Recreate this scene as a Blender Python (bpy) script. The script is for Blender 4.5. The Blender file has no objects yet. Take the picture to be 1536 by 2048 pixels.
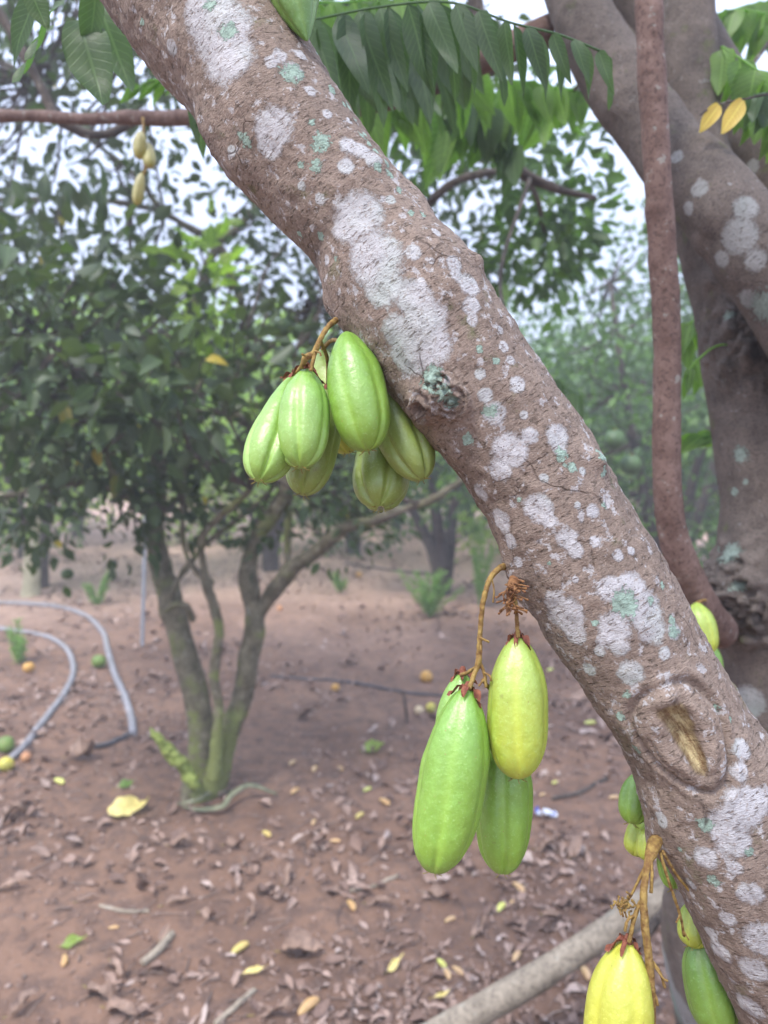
import bpy, math, random
import numpy as np
from mathutils import Vector
R = math.radians
random.seed(7)
RNG = np.random.default_rng(7)
S = bpy.context.scene
C = S.collection

# ------------------------------------------------------------------ camera
PITCH = R(5.6); FPX = 1479.0; CAM = np.array([0, 0, 1.5])
cd = bpy.data.cameras.new('camera'); cam = bpy.data.objects.new('camera', cd); C.objects.link(cam)
cd.sensor_fit = 'VERTICAL'; cd.sensor_height = 36; cd.lens = 26
cd.clip_start = 0.02; cd.clip_end = 2000
cam.location = CAM; cam.rotation_euler = (R(90) - PITCH, 0, 0)
cd.dof.use_dof = True; cd.dof.focus_distance = 0.42; cd.dof.aperture_fstop = 8.0
S.camera = cam
FW = np.array([0, math.cos(PITCH), -math.sin(PITCH)]); UP = np.array([0, math.sin(PITCH), math.cos(PITCH)])
def P(x, y, d):
    return CAM + d * (FW + (x - 768) / FPX * np.array([1, 0, 0]) + (1024 - y) / FPX * UP)
def G(x, y, z=0.0):
    v = P(x, y, 1.0) - CAM
    return CAM + v * ((z - CAM[2]) / v[2])
def proj(V):
    q = V - CAM; d = q @ FW
    return 768 + FPX * q[:, 0] / d, 1024 - FPX * (q @ UP) / d

# ------------------------------------------------------------------ world, sun
SUN_EL, SUN_AZ = R(60), R(-140)
w = bpy.data.worlds.new('World'); S.world = w; w.use_nodes = True
wn = w.node_tree; bg = wn.nodes['Background']
sky = wn.nodes.new('ShaderNodeTexSky'); sky.sky_type = 'NISHITA'; sky.sun_disc = False
sky.sun_elevation = SUN_EL; sky.sun_rotation = SUN_AZ; sky.air_density = 1.0; sky.dust_density = 4.0
mixw = wn.nodes.new('ShaderNodeMix'); mixw.data_type = 'RGBA'; mixw.inputs[0].default_value = 0.8
wn.links.new(sky.outputs[0], mixw.inputs[6]); 
tcw = wn.nodes.new('ShaderNodeTexCoord'); sxw = wn.nodes.new('ShaderNodeSeparateXYZ'); wn.links.new(tcw.outputs['Generated'], sxw.inputs[0])
rw = wn.nodes.new('ShaderNodeMapRange'); wn.links.new(sxw.outputs[2], rw.inputs[0]); rw.inputs[1].default_value = .25; rw.inputs[2].default_value = .95; rw.inputs[3].default_value = 1.0; rw.inputs[4].default_value = 3.0
vs = wn.nodes.new('ShaderNodeVectorMath'); vs.operation = 'SCALE'; vs.inputs[0].default_value = (2.95, 3.35, 4.5); wn.links.new(rw.outputs[0], vs.inputs[3])
wn.links.new(vs.outputs[0], mixw.inputs[7])   # pale overcast layer, three times brighter overhead than at the horizon
wn.links.new(mixw.outputs[2], bg.inputs[0]); bg.inputs[1].default_value = 0.12
sd = bpy.data.lights.new('sun', 'SUN'); so = bpy.data.objects.new('sun', sd); C.objects.link(so)
sd.energy = 1.5; sd.angle = R(10); sd.color = (1, .96, .9)
so.rotation_euler = (R(90) - SUN_EL, 0, -SUN_AZ + math.pi); so.rotation_euler = Vector((math.sin(SUN_AZ) * math.cos(SUN_EL), math.cos(SUN_AZ) * math.cos(SUN_EL), math.sin(SUN_EL))).to_track_quat('Z', 'Y').to_euler()
S.view_settings.view_transform = 'Standard'; S.view_settings.look = 'None'
S.view_settings.exposure = 1.62; S.view_settings.gamma = 1

# ------------------------------------------------------------------ noise
def vnoise(p, seed=0):
    p = np.asarray(p, float); i = np.floor(p).astype(np.int64); f = p - i; f = f * f * (3 - 2 * f)
    def h(ix, iy, iz):
        n = (ix * 374761393 + iy * 668265263 + iz * 1274126177 + seed * 982451653) & 0xffffffff
        n = ((n ^ (n >> 13)) * 1274126177) & 0xffffffff; n = n ^ (n >> 16)
        return (n & 0xffff) / 65535.0
    x, y, z = i[..., 0], i[..., 1], i[..., 2]; fx, fy, fz = f[..., 0], f[..., 1], f[..., 2]
    def L(a, b, t): return a + (b - a) * t
    c0 = L(L(h(x, y, z), h(x + 1, y, z), fx), L(h(x, y + 1, z), h(x + 1, y + 1, z), fx), fy)
    c1 = L(L(h(x, y, z + 1), h(x + 1, y, z + 1), fx), L(h(x, y + 1, z + 1), h(x + 1, y + 1, z + 1), fx), fy)
    return L(c0, c1, fz) * 2 - 1
def fbm(p, o=4, seed=0):
    a, s, t = 1.0, 0, 0
    for k in range(o):
        s = s + a * vnoise(np.asarray(p) * (2 ** k), seed + k * 17); t += a; a *= .5
    return s / t

# ------------------------------------------------------------------ objects
def tag(o, label=None, cat=None, group=None, kind=None):
    if label: o['label'] = label
    if cat: o['category'] = cat
    if group: o['group'] = group
    if kind: o['kind'] = kind
    return o
def thing(name, label, cat, loc=(0, 0, 0), group=None):
    o = bpy.data.objects.new(name, None); C.objects.link(o); o.location = [float(v) for v in loc]; o.empty_display_size = .05
    return tag(o, label, cat, group)
def build(name, V, F, mat, parent=None, smooth=True, uv=None, col=None):
    """V (n,3) world coords, F (m,k) faces of equal size"""
    V = np.asarray(V, np.float64); F = np.asarray(F, np.int32)
    if parent is not None:
        off = np.zeros(3); q = parent
        while q is not None: off = off + np.array(q.location); q = q.parent
        V = V - off
    me = bpy.data.meshes.new(name); k = F.shape[1]
    me.vertices.add(len(V)); me.vertices.foreach_set('co', V.astype(np.float32).ravel())
    me.loops.add(F.size); me.loops.foreach_set('vertex_index', F.ravel())
    me.polygons.add(len(F)); me.polygons.foreach_set('loop_start', np.arange(0, F.size, k, dtype=np.int32))
    me.polygons.foreach_set('loop_total', np.full(len(F), k, np.int32))
    if uv is not None:
        l = me.uv_layers.new(name='UVMap'); l.data.foreach_set('uv', np.asarray(uv, np.float32)[F.ravel()].ravel())
    if col is not None:
        a = me.color_attributes.new('field', 'FLOAT_COLOR', 'POINT')
        c = np.ones((len(V), 4), np.float32); c[:, :col.shape[1]] = col; a.data.foreach_set('color', c.ravel())
    me.update(calc_edges=True); me.validate()
    me.polygons.foreach_set('use_smooth', np.full(len(me.polygons), smooth))
    o = bpy.data.objects.new(name, me); C.objects.link(o)
    if parent is not None: o.parent = parent
    for m in (mat if isinstance(mat, list) else [mat]): me.materials.append(m)
    return o

def spline(pts, n):
    pts = np.asarray(pts, float); k = len(pts)
    if k == 2:
        t = np.linspace(0, 1, n)[:, None]; return pts[0] * (1 - t) + pts[1] * t
    ext = np.vstack([2 * pts[0] - pts[1], pts, 2 * pts[-1] - pts[-2]])
    L = np.r_[0, np.cumsum(np.linalg.norm(np.diff(pts[:, :3], axis=0), axis=1))]
    s = np.linspace(0, L[-1], n); i = np.clip(np.searchsorted(L, s, 'right') - 1, 0, k - 2)
    t = ((s - L[i]) / np.maximum(L[i + 1] - L[i], 1e-9))[:, None]
    p0, p1, p2, p3 = ext[i], ext[i + 1], ext[i + 2], ext[i + 3]
    return .5 * (2 * p1 + (p2 - p0) * t + (2 * p0 - 5 * p1 + 4 * p2 - p3) * t * t + (3 * p1 - p0 - 3 * p2 + p3) * t ** 3)
def tube_geo(pts, n, m, disp=None):
    """pts rows x,y,z,r"""
    q = spline(pts, n); c = q[:, :3]; r = np.maximum(q[:, 3], 1e-4)
    T = np.gradient(c, axis=0); T /= np.linalg.norm(T, axis=1)[:, None] + 1e-12
    ref = np.array([0, 1, 0.0]); 
    if abs(T[0] @ ref) > .9: ref = np.array([1, 0, 0.0])
    Nn = np.zeros_like(c); v = ref - T[0] * (ref @ T[0]); v /= np.linalg.norm(v); Nn[0] = v
    for i in range(1, n):
        v = Nn[i - 1] - T[i] * (Nn[i - 1] @ T[i]); Nn[i] = v / np.linalg.norm(v)
    B = np.cross(T, Nn); th = np.linspace(0, 2 * math.pi, m, endpoint=False)
    D = Nn[:, None] * np.cos(th)[None, :, None] + B[:, None] * np.sin(th)[None, :, None]
    V = c[:, None] + D * r[:, None, None]
    s = np.r_[0, np.cumsum(np.linalg.norm(np.diff(c, axis=0), axis=1))]
    if disp is not None:
        V = V + D * disp(V.reshape(-1, 3)).reshape(n, m)[:, :, None]
    i = np.arange(n - 1)[:, None] * m; j = np.arange(m)[None]; j2 = (j + 1) % m
    F = np.stack([i + j, i + j2, i + m + j2, i + m + j], -1).reshape(-1, 4)
    V = V.reshape(-1, 3)
    # end caps as a fan of degenerate-free quads: shrink last ring towards the centre
    for e, (ci, base) in enumerate(((0, 0), (n - 1, (n - 1) * m))):
        k0 = len(V); cc = c[ci] + (T[ci] * (1 if e else -1)) * r[ci] * .25
        ring = V[base:base + m] * .45 + cc * .55; V = np.vstack([V, ring, cc[None]])
        a = np.arange(m); b = (a + 1) % m
        if e: F = np.vstack([F, np.stack([base + a, base + b, k0 + b, k0 + a], -1)])
        else: F = np.vstack([F, np.stack([base + b, base + a, k0 + a, k0 + b], -1)])
        h = np.arange(0, m - 1, 2); f = np.stack([k0 + h, k0 + h + 1, k0 + (h + 2) % m, np.full(len(h), k0 + m)], -1)
        F = np.vstack([F, f if e else f[:, ::-1]])
    UV = np.zeros((len(V), 2)); uu = (th[None] / (2 * math.pi)) * np.ones((n, 1)) * 2 * math.pi * r.mean(); vv = s[:, None] * np.ones((1, m))
    UV[:n * m, 0] = uu.ravel(); UV[:n * m, 1] = vv.ravel()
    return V, F, UV
def tube(name, pts, n, m, mat, parent=None, disp=None):
    V, F, UV = tube_geo(pts, n, m, disp); return build(name, V, F, mat, parent, uv=UV)
def merge(parts):
    Vs, Fs, Us, k = [], [], [], 0
    for V, F, U in parts: Vs.append(V); Fs.append(F + k); Us.append(U); k += len(V)
    return np.vstack(Vs), np.vstack(Fs), np.vstack(Us)
def tri(F):
    return np.vstack([F[:, [0, 1, 2]], F[:, [0, 2, 3]]])

# leaves ---------------------------------------------------------------
def leaf_template(K):
    t = np.linspace(0, 1, K + 1); rows = []; F = []
    for i, a in enumerate(t):
        wd = 0 if i in (0, K) else 1
        rows.append((a, wd))
    V = []; idx = []
    for a, wd in rows:
        if wd == 0: idx.append((len(V),) * 3); V.append((0, a))
        else:
            idx.append((len(V), len(V) + 1, len(V) + 2)); V += [(-1, a), (0, a), (1, a)]
    for i in range(K):
        a, b = idx[i], idx[i + 1]
        for s in (0, 1):
            q = [a[s], a[s + 1], b[s + 1], b[s]]; u = []
            for x in q:
                if x not in u: u.append(x)
            if len(u) == 3: F.append(u)
            else: F += [[u[0], u[1], u[2]], [u[0], u[2], u[3]]]
    return np.array(V, float), np.array(F)
def leaves_geo(base, d, nrm, L, W, K=3, droop=.25, fold=.18, shape=.62, curl=0.0):
    """arrays of leaves: base (n,3), direction d, upper-side normal nrm, lengths L, half widths W"""
    T, F = leaf_template(K); n = len(base)
    d = d / np.linalg.norm(d, axis=1)[:, None]; nrm = nrm - d * (nrm * d).sum(1)[:, None]
    nrm /= np.linalg.norm(nrm, axis=1)[:, None] + 1e-9; side = np.cross(d, nrm)
    t = T[:, 1]; prof = np.sin(np.pi * np.clip(t, 0, 1) ** shape) ** .8 if shape else t
    L = np.broadcast_to(L, n); W = np.broadcast_to(W, n); droop = np.broadcast_to(droop, n); fold = np.broadcast_to(fold, n); curl = np.broadcast_to(curl, n)
    x = T[None, :, 0] * prof[None] * W[:, None]
    z = np.abs(x) * fold[:, None] * 2 - droop[:, None] * L[:, None] * t[None] ** 2 + curl[:, None] * L[:, None] * np.sin(t * 7 + T[:, 0] * 1.3)[None] * .12
    y = t[None] * L[:, None] * (1 - .25 * np.abs(droop[:, None]) * t[None])
    V = base[:, None] + d[:, None] * y[..., None] + side[:, None] * x[..., None] + nrm[:, None] * z[..., None]
    FF = F[None] + (np.arange(n) * len(T))[:, None, None]
    UV = np.tile(np.stack([T[:, 0] * .5 + .5, t], -1), (n, 1))
    return V.reshape(-1, 3), FF.reshape(-1, 3), UV
def unit(v):
    return v / (np.linalg.norm(v, axis=-1, keepdims=True) + 1e-9)

# ------------------------------------------------------------------ material helpers
class NT:
    def __init__(s, name):
        s.m = bpy.data.materials.new(name); s.m.use_nodes = True; s.t = s.m.node_tree
        s.b = s.t.nodes['Principled BSDF']; s.out = s.t.nodes['Material Output']
    def n(s, typ, **k):
        o = s.t.nodes.new(typ)
        for a, v in k.items(): setattr(o, a, v)
        return o
    def l(s, a, b): s.t.links.new(a, b)
    def val(s, sock, v):
        if isinstance(v, bpy.types.NodeSocket): s.l(v, sock)
        elif isinstance(v, (tuple, list)) and len(v) == 3 and sock.type == 'RGBA': sock.default_value = (*v, 1)
        else: sock.default_value = v
    def noise(s, vec, scale, detail=4, rough=.6, out=0):
        o = s.n('ShaderNodeTexNoise'); s.val(o.inputs['Scale'], scale); s.val(o.inputs['Detail'], detail); s.val(o.inputs['Roughness'], rough)
        if vec is not None: s.l(vec, o.inputs['Vector'])
        return o.outputs[out]
    def vor(s, vec, scale, feature='F1'):
        o = s.n('ShaderNodeTexVoronoi', feature=feature); s.val(o.inputs['Scale'], scale)
        if vec is not None: s.l(vec, o.inputs['Vector'])
        return o.outputs[0]
    def ramp(s, x, stops):
        o = s.n('ShaderNodeValToRGB'); e = o.color_ramp.elements
        while len(e) < len(stops): e.new(.5)
        for i, (p, c) in enumerate(stops):
            e[i].position = p; e[i].color = (*c, 1) if isinstance(c, tuple) else (c, c, c, 1)
        s.val(o.inputs[0], x); return o.outputs[0]
    def mix(s, f, a, b, mode='MIX'):
        o = s.n('ShaderNodeMix', data_type='RGBA', blend_type=mode); s.val(o.inputs[0], f); s.val(o.inputs[6], a); s.val(o.inputs[7], b); return o.outputs[2]
    def math(s, op, a, b=0.0, clamp=False):
        o = s.n('ShaderNodeMath', operation=op, use_clamp=clamp); s.val(o.inputs[0], a); s.val(o.inputs[1], b); return o.outputs[0]
    def coord(s, which='Object'): return s.n('ShaderNodeTexCoord').outputs[which]
    def mapping(s, vec, scale):
        o = s.n('ShaderNodeMapping'); s.l(vec, o.inputs[0]); o.inputs['Scale'].default_value = scale; return o.outputs[0]
    def bump(s, h, strength=.4, dist=.002, prev=None):
        o = s.n('ShaderNodeBump'); s.val(o.inputs['Height'], h); o.inputs['Strength'].default_value = strength; o.inputs['Distance'].default_value = dist
        if prev is not None: s.l(prev, o.inputs['Normal'])
        return o.outputs[0]
    def fin(s, col=None, rough=.8, normal=None, spec=.3):
        if col is not None: s.val(s.b.inputs['Base Color'], col)
        s.val(s.b.inputs['Roughness'], rough); s.b.inputs['Specular IOR Level'].default_value = spec
        if normal is not None: s.l(normal, s.b.inputs['Normal'])
        return s.m

def bark_lichen(name, dark, light, white=(.57, .55, .55), green=(.36, .47, .38), moss=(.10, .12, .035), speck=.60):
    s = NT(name); co = s.coord(); uv = s.coord('UV')
    at = s.n('ShaderNodeAttribute', attribute_name='field'); sep = s.n('ShaderNodeSeparateColor'); s.l(at.outputs['Color'], sep.inputs[0])
    W, Gn, X = sep.outputs[0], sep.outputs[1], sep.outputs[2]
    n1 = s.noise(co, 45, 6, .65); n2 = s.noise(co, 320, 5, .75); n3 = s.noise(co, 12, 3)
    fine = s.vor(s.mapping(uv, (420, 1500, 1)), 1.0); dash = s.noise(s.mapping(uv, (110, 520, 1)), 1.0, 3, .6)
    base = s.mix(s.ramp(n1, [(.3, 0.0), (.7, 1.0)]), dark, light)
    base = s.mix(s.ramp(n3, [(.4, 0.0), (.65, .45)]), base, tuple(c * 1.25 for c in light))
    base = s.mix(s.ramp(n2, [(.36, .6), (.48, 0.0)]), base, tuple(c * .45 for c in dark))
    base = s.mix(s.ramp(s.noise(co, 700, 3, .7), [(.54, 0.0), (.66, .5)]), base, tuple(c * 1.45 for c in light))
    lent = s.ramp(dash, [(.58, 0.0), (.66, 1.0)]); rip = s.noise(s.mapping(uv, (170, 900, 1)), 1.0, 4, .7)
    base = s.mix(s.math('MULTIPLY', lent, .7), base, tuple(c * .45 for c in dark))
    mo = s.ramp(s.noise(co, 28, 5, .7), [(.60, 0.0), (.72, .7)])
    base = s.mix(mo, base, moss)
    # pale scattered specks
    sp = s.ramp(s.noise(co, 130, 5, .7), [(speck - .03, 0.0), (speck + .03, .7)])
    base = s.mix(sp, base, tuple(c * .9 for c in white))
    # white crust, edges broken by noise
    wn = s.math('ADD', W, s.math('MULTIPLY', s.math('SUBTRACT', s.noise(co, 230, 6, .85), .5), .62))
    wm = s.ramp(wn, [(.47, 0.0), (.60, 1.0)])
    wc = s.mix(s.ramp(n1, [(.35, 0.0), (.7, 1.0)]), tuple(c * .78 for c in white), white)
    wc = s.mix(s.math('MULTIPLY', s.ramp(dash, [(.57, 0.0), (.66, 1.0)]), .75), wc, tuple(c * .9 for c in dark))
    wc = s.mix(s.ramp(s.noise(co, 500, 3, .7), [(.36, .6), (.46, 0.0)]), wc, light)
    wc = s.mix(s.math('MULTIPLY', s.ramp(s.vor(co, 620), [(.16, .85), (.24, 0.0)]), s.ramp(s.noise(co, 42, 2), [(.50, 0.0), (.60, 1.0)])), wc, (.09, .075, .07))
    wc = s.mix(s.ramp(n3, [(.5, 0.0), (.7, .5)]), wc, green)
    col = s.mix(s.math('MULTIPLY', wm, .93), base, wc)
    gn = s.math('ADD', Gn, s.math('MULTIPLY', s.math('SUBTRACT', s.noise(co, 300, 5, .8), .5), 1.9))
    gm = s.ramp(gn, [(.50, 0.0), (.56, 1.0)])
    gc = s.mix(s.ramp(n2, [(.35, 0.0), (.6, 1.0)]), tuple(c * .6 for c in green), green)
    col = s.mix(gm, col, gc)
    # X > 0.5: bare yellow wood; X < 0: black grooves
    wood = s.mix(s.ramp(X, [(.50, .8), (.78, 0.0)]), s.mix(s.ramp(s.noise(s.mapping(uv, (150, 70, 1)), 1.0, 6, .8), [(.4, 0.0), (.65, 1.0)]), (.20, .12, .06), (.60, .50, .27)), (.09, .05, .032))
    col = s.mix(s.ramp(X, [(.50, 0.0), (.62, 1.0)]), col, wood)
    # cracks: voronoi edges warped
    wv = s.n('ShaderNodeVectorMath', operation='ADD'); nz = s.n('ShaderNodeTexNoise'); s.l(co, nz.inputs[0]); nz.inputs['Scale'].default_value = 60
    sc = s.n('ShaderNodeVectorMath', operation='SCALE'); s.l(nz.outputs[1], sc.inputs[0]); sc.inputs[3].default_value = .012
    s.l(co, wv.inputs[0]); s.l(sc.outputs[0], wv.inputs[1])
    cr = s.vor(wv.outputs[0], 30, 'DISTANCE_TO_EDGE'); crk = s.ramp(cr, [(.0, 1.0), (.018, 0.0)])
    crk = s.math('MULTIPLY', crk, s.ramp(s.noise(co, 22, 2), [(.57, 0.0), (.63, .7)]))
    col = s.mix(crk, col, (.07, .045, .035))
    h = s.math('ADD', s.math('MULTIPLY', n2, .9), s.math('MULTIPLY', fine, .35))
    h = s.math('ADD', h, s.math('MULTIPLY', wm, .35)); h = s.math('ADD', h, s.math('MULTIPLY', gm, .6)); h = s.math('SUBTRACT', h, s.math('MULTIPLY', crk, .9))
    h = s.math('SUBTRACT', h, s.math('MULTIPLY', lent, .5)); h = s.math('ADD', h, s.math('MULTIPLY', rip, .75))
    nb = s.bump(h, .9, .0011); nb = s.bump(n1, .6, .003, nb)
    return s.fin(col, .85, nb, .25)

def plain_bark(name, dark, light, moss=None, mossamt=.55, scale=25, bumpd=.004, field=False):
    s = NT(name); co = s.coord(); n1 = s.noise(co, scale, 6, .7); n2 = s.noise(co, scale * 6, 5, .7)
    c = s.mix(s.ramp(n1, [(.35, 0.0), (.65, 1.0)]), dark, light)
    c = s.mix(s.ramp(n2, [(.35, .7), (.5, 0.0)]), c, tuple(v * .4 for v in dark))
    sp = s.ramp(s.noise(co, scale * 2, 4, .6), [(.63, 0.0), (.67, .6)]); c = s.mix(sp, c, (.30, .31, .27))
    if moss:
        m = s.ramp(s.noise(co, scale * .35, 4, .6), [(mossamt, 0.0), (mossamt + .12, .85)])
        if field:
            at = s.n('ShaderNodeAttribute', attribute_name='field'); sp_ = s.n('ShaderNodeSeparateColor'); s.l(at.outputs['Color'], sp_.inputs[0])
            fm = s.math('ADD', sp_.outputs[0], s.math('MULTIPLY', s.math('SUBTRACT', s.noise(co, scale * 2.5, 5, .75), .5), 1.1)); m = s.math('MAXIMUM', m, s.ramp(fm, [(.48, 0.0), (.58, 1.0)]))
        c = s.mix(m, c, s.mix(s.ramp(n2, [(.35, 0.0), (.65, 1.0)]), tuple(v * .6 for v in moss), moss))
    return s.fin(c, .85, s.bump(s.math('ADD', n1, s.math('MULTIPLY', n2, .5)), .8, bumpd), .25)

def leaf_mat(name, c1, c2, trans=.45, back=None, rough=.45, rare=None, veins=True):
    s = NT(name); g = s.n('ShaderNodeNewGeometry'); rnd = g.outputs['Random Per Island']
    st = [(0.0, c1), (.85, c2)] if rare is None else [(0.0, c1), (.8, c2), (.988, c2), (.99, rare)]
    c = s.ramp(rnd, st)
    c = s.mix(s.ramp(s.noise(s.coord(), 40, 4), [(.35, 0.0), (.7, .35)]), c, tuple(v * 1.5 for v in c2))
    nb = None
    if veins:
        uv = s.coord('UV'); sp = s.n('ShaderNodeSeparateXYZ'); s.l(uv, sp.inputs[0])
        ax = s.math('ABSOLUTE', s.math('SUBTRACT', sp.outputs[0], .5)); rib = s.ramp(ax, [(.015, 1.0), (.05, 0.0)])
        v = s.math('SINE', s.math('MULTIPLY', s.math('SUBTRACT', sp.outputs[1], s.math('MULTIPLY', ax, .35)), 75.0)); vv = s.ramp(v, [(.85, 0.0), (1.0, .35)])
        m = s.math('MAXIMUM', s.math('MULTIPLY', rib, .55), vv)
        c = s.mix(m, c, tuple(min(1, q * 1.9 + .02) for q in c2)); nb = s.bump(s.math('MULTIPLY', m, -1.0), .4, .001)
    if back is not None: c = s.mix(g.outputs['Backfacing'], c, back)
    s.fin(c, rough, nb, .4)
    tr = s.n('ShaderNodeBsdfTranslucent'); s.l(s.mix(1.0, c, (1.35, 1.6, .65), 'MULTIPLY'), tr.inputs[0])
    mx = s.n('ShaderNodeMixShader'); mx.inputs[0].default_value = trans; s.l(s.b.outputs[0], mx.inputs[1]); s.l(tr.outputs[0], mx.inputs[2]); s.l(mx.outputs[0], s.out.inputs[0])
    return s.m

def fruit_mat(name, top, bot, speck=(.30, .22, .05), rough=.34, sheen=.0):
    s = NT(name); co = s.coord('UV'); sp = s.n('ShaderNodeSeparateXYZ'); s.l(co, sp.inputs[0]); ob = s.coord()
    c = s.mix(s.math('ADD', sp.outputs[1], s.math('MULTIPLY', s.math('SUBTRACT', s.noise(ob, 45, 3), .5), .8), True), top, bot)
    c = s.mix(s.ramp(s.noise(ob, 160, 3, .6), [(.45, 0.0), (.7, .35)]), c, tuple(min(1, v * 1.45 + .03) for v in top))
    c = s.mix(s.ramp(s.noise(ob, 750, 3, .6), [(.57, 0.0), (.68, .4)]), c, tuple(min(1, v * 1.3 + .12) for v in top))
    gl = s.n('ShaderNodeAttribute', attribute_name='field'); gs = s.n('ShaderNodeSeparateColor'); s.l(gl.outputs['Color'], gs.inputs[0])
    c = s.mix(s.math('MULTIPLY', gs.outputs[0], .35), c, tuple(min(1, v * 1.7 + .02) for v in bot))
    v = s.vor(ob, 230); d = s.ramp(v, [(.06, 1.0), (.11, 0.0)]); d = s.math('MULTIPLY', d, s.ramp(s.noise(ob, 60, 2), [(.46, 0.0), (.56, .8)]))
    c = s.mix(d, c, speck)
    blem = s.ramp(s.noise(ob, 75, 4, .7), [(.64, 0.0), (.70, .45)]); c = s.mix(blem, c, tuple(.5 * v for v in speck))
    h = s.math('ADD', s.noise(ob, 420, 4, .6), s.math('MULTIPLY', s.noise(ob, 130, 3), .6))
    s.b.inputs['Subsurface Weight'].default_value = .18; s.b.inputs['Subsurface Radius'].default_value = (.6, 1.0, .3); s.b.inputs['Subsurface Scale'].default_value = .006
    return s.fin(c, s.math('ADD', rough - .03, s.math('MULTIPLY', s.noise(ob, 300, 3), .15)), s.bump(h, .38, .0010), .8)

def simple(name, c1, c2, scale=60, rough=.7, bump=.3, dist=.001, spec=.3):
    s = NT(name); co = s.coord(); n = s.noise(co, scale, 5, .6)
    return s.fin(s.mix(s.ramp(n, [(.35, 0.0), (.65, 1.0)]), c1, c2), rough, s.bump(n, bump, dist), spec)

M = {}
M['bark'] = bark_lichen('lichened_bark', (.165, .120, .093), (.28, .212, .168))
M['bark_rear'] = bark_lichen('shaded_rear_bark', (.072, .058, .050), (.165, .132, .112), white=(.36, .36, .35), green=(.28, .34, .29), speck=.66)  # darker copy of the bark: backlit shade of the rear limbs put into colour
M['shoot'] = plain_bark('shoot_bark', (.125, .075, .060), (.235, .155, .128), scale=38, bumpd=.001)
M['citrus_bark'] = plain_bark('citrus_bark', (.080, .070, .045), (.23, .20, .135), moss=(.20, .225, .075), mossamt=.52, scale=22, field=True)
M['moss'] = simple('moss', (.14, .18, .04), (.36, .42, .12), 60, .95, 1, .01, .1)
M['dark_bark'] = plain_bark('dark_bark', (.05, .04, .035), (.13, .10, .08), scale=20)
M['pale_bark'] = plain_bark('pale_bark', (.36, .33, .21), (.52, .47, .32), scale=12)
M['stalk'] = simple('stalk', (.17, .085, .028), (.36, .24, .07), 260, .75, 1.0, .002)
M['stalk_brown'] = simple('stalk_brown', (.16, .07, .035), (.32, .16, .06), 130, .8, .7, .001)
M['calyx'] = simple('calyx', (.13, .035, .025), (.30, .11, .06), 200, .75, .6, .001)
M['bristle'] = simple('bristle', (.20, .15, .04), (.34, .28, .08), 200, .8)
M['leaf_citrus'] = leaf_mat('citrus_leaf', (.017, .030, .012), (.048, .080, .020), .30, back=(.065, .09, .040), rare=(.50, .36, .03))
M['leaf_citrus2'] = leaf_mat('citrus_leaf_light', (.028, .060, .018), (.11, .20, .04), .42, back=(.07, .12, .045))
M['leaf_bright'] = leaf_mat('bright_leaf', (.12, .22, .035), (.28, .38, .08), .5)  # fresh green; for far trees and bushes, sunlight put into the leaf colour
M['leaf_bilimbi'] = leaf_mat('bilimbi_leaf', (.055, .092, .048), (.080, .130, .058), .48, back=(.08, .15, .06))
M['leaf_bil_light'] = leaf_mat('bilimbi_leaf_light', (.09, .17, .045), (.16, .27, .06), .5)
M['leaf_yellow'] = leaf_mat('yellow_leaf', (.55, .36, .07), (.62, .44, .10), .35)
M['leaf_fallen_yellow'] = leaf_mat('fallen_yellow_leaf', (.62, .50, .16), (.70, .58, .22), .2)
M['weed'] = leaf_mat('weed', (.12, .22, .05), (.22, .36, .10), .4, veins=False)
def litter_mat(name, stops):
    s = NT(name); g = s.n('ShaderNodeNewGeometry'); c = s.ramp(g.outputs['Random Per Island'], stops)
    n = s.noise(s.coord(), 55, 5, .7); c = s.mix(s.ramp(n, [(.35, .6), (.6, 0.0)]), c, (.10, .065, .05))
    return s.fin(c, .7, s.bump(n, .5, .002), .35)
M['litter'] = litter_mat('leaf_litter', [(0.0, (.14, .085, .065)), (.35, (.24, .155, .12)), (.65, (.32, .22, .175)), (.9, (.41, .30, .25)), (1.0, (.46, .37, .33))])
M['dry_leaf'] = litter_mat('dry_leaf', [(0.0, (.22, .12, .085)), (.5, (.29, .19, .14)), (1.0, (.38, .29, .24))])
M['twig'] = litter_mat('twigs', [(0.0, (.10, .075, .065)), (.6, (.22, .16, .13)), (1.0, (.32, .25, .21))])

# ------------------------------------------------------------------ ground
def gz(x, y):
    p = np.stack([np.asarray(x, float), np.asarray(y, float), np.zeros_like(np.asarray(x, float))], -1)
    near = np.exp(-np.hypot(p[..., 0], p[..., 1]) / 12)
    return .045 * fbm(p * .9, 3, 3) + near * (.022 * fbm(p * 6, 4, 9) + .012 * np.abs(fbm(p * 26, 3, 21)))
s = NT('soil'); co = s.coord(); geo = s.n('ShaderNodeSeparateXYZ'); s.l(co, geo.inputs[0])
n1 = s.noise(co, 1.6, 6, .65); n2 = s.noise(co, 14, 6, .75); n3 = s.noise(co, 90, 5, .8)
soil = s.mix(s.ramp(n1, [(.38, 0.0), (.62, 1.0)]), (.150, .086, .058), (.240, .144, .098))
soil = s.mix(s.ramp(n2, [(.40, .65), (.55, 0.0)]), soil, (.085, .058, .050))
soil = s.mix(s.ramp(n3, [(.56, 0.0), (.66, .55)]), soil, (.30, .21, .17))
soil = s.mix(s.ramp(s.vor(co, 60), [(.05, .8), (.12, 0.0)]), soil, (.40, .30, .26))
lit_soil = s.mix(s.ramp(n2, [(.35, 0.0), (.6, 1.0)]), (.42, .27, .21), (.58, .41, .33))  # far soil paler: open light beyond the canopy is put into the colour
soil_dist = s.math('ADD', geo.outputs[1], s.math('MULTIPLY', s.math('SUBTRACT', s.noise(co, .35, 4), .5), 7.0))
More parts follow.
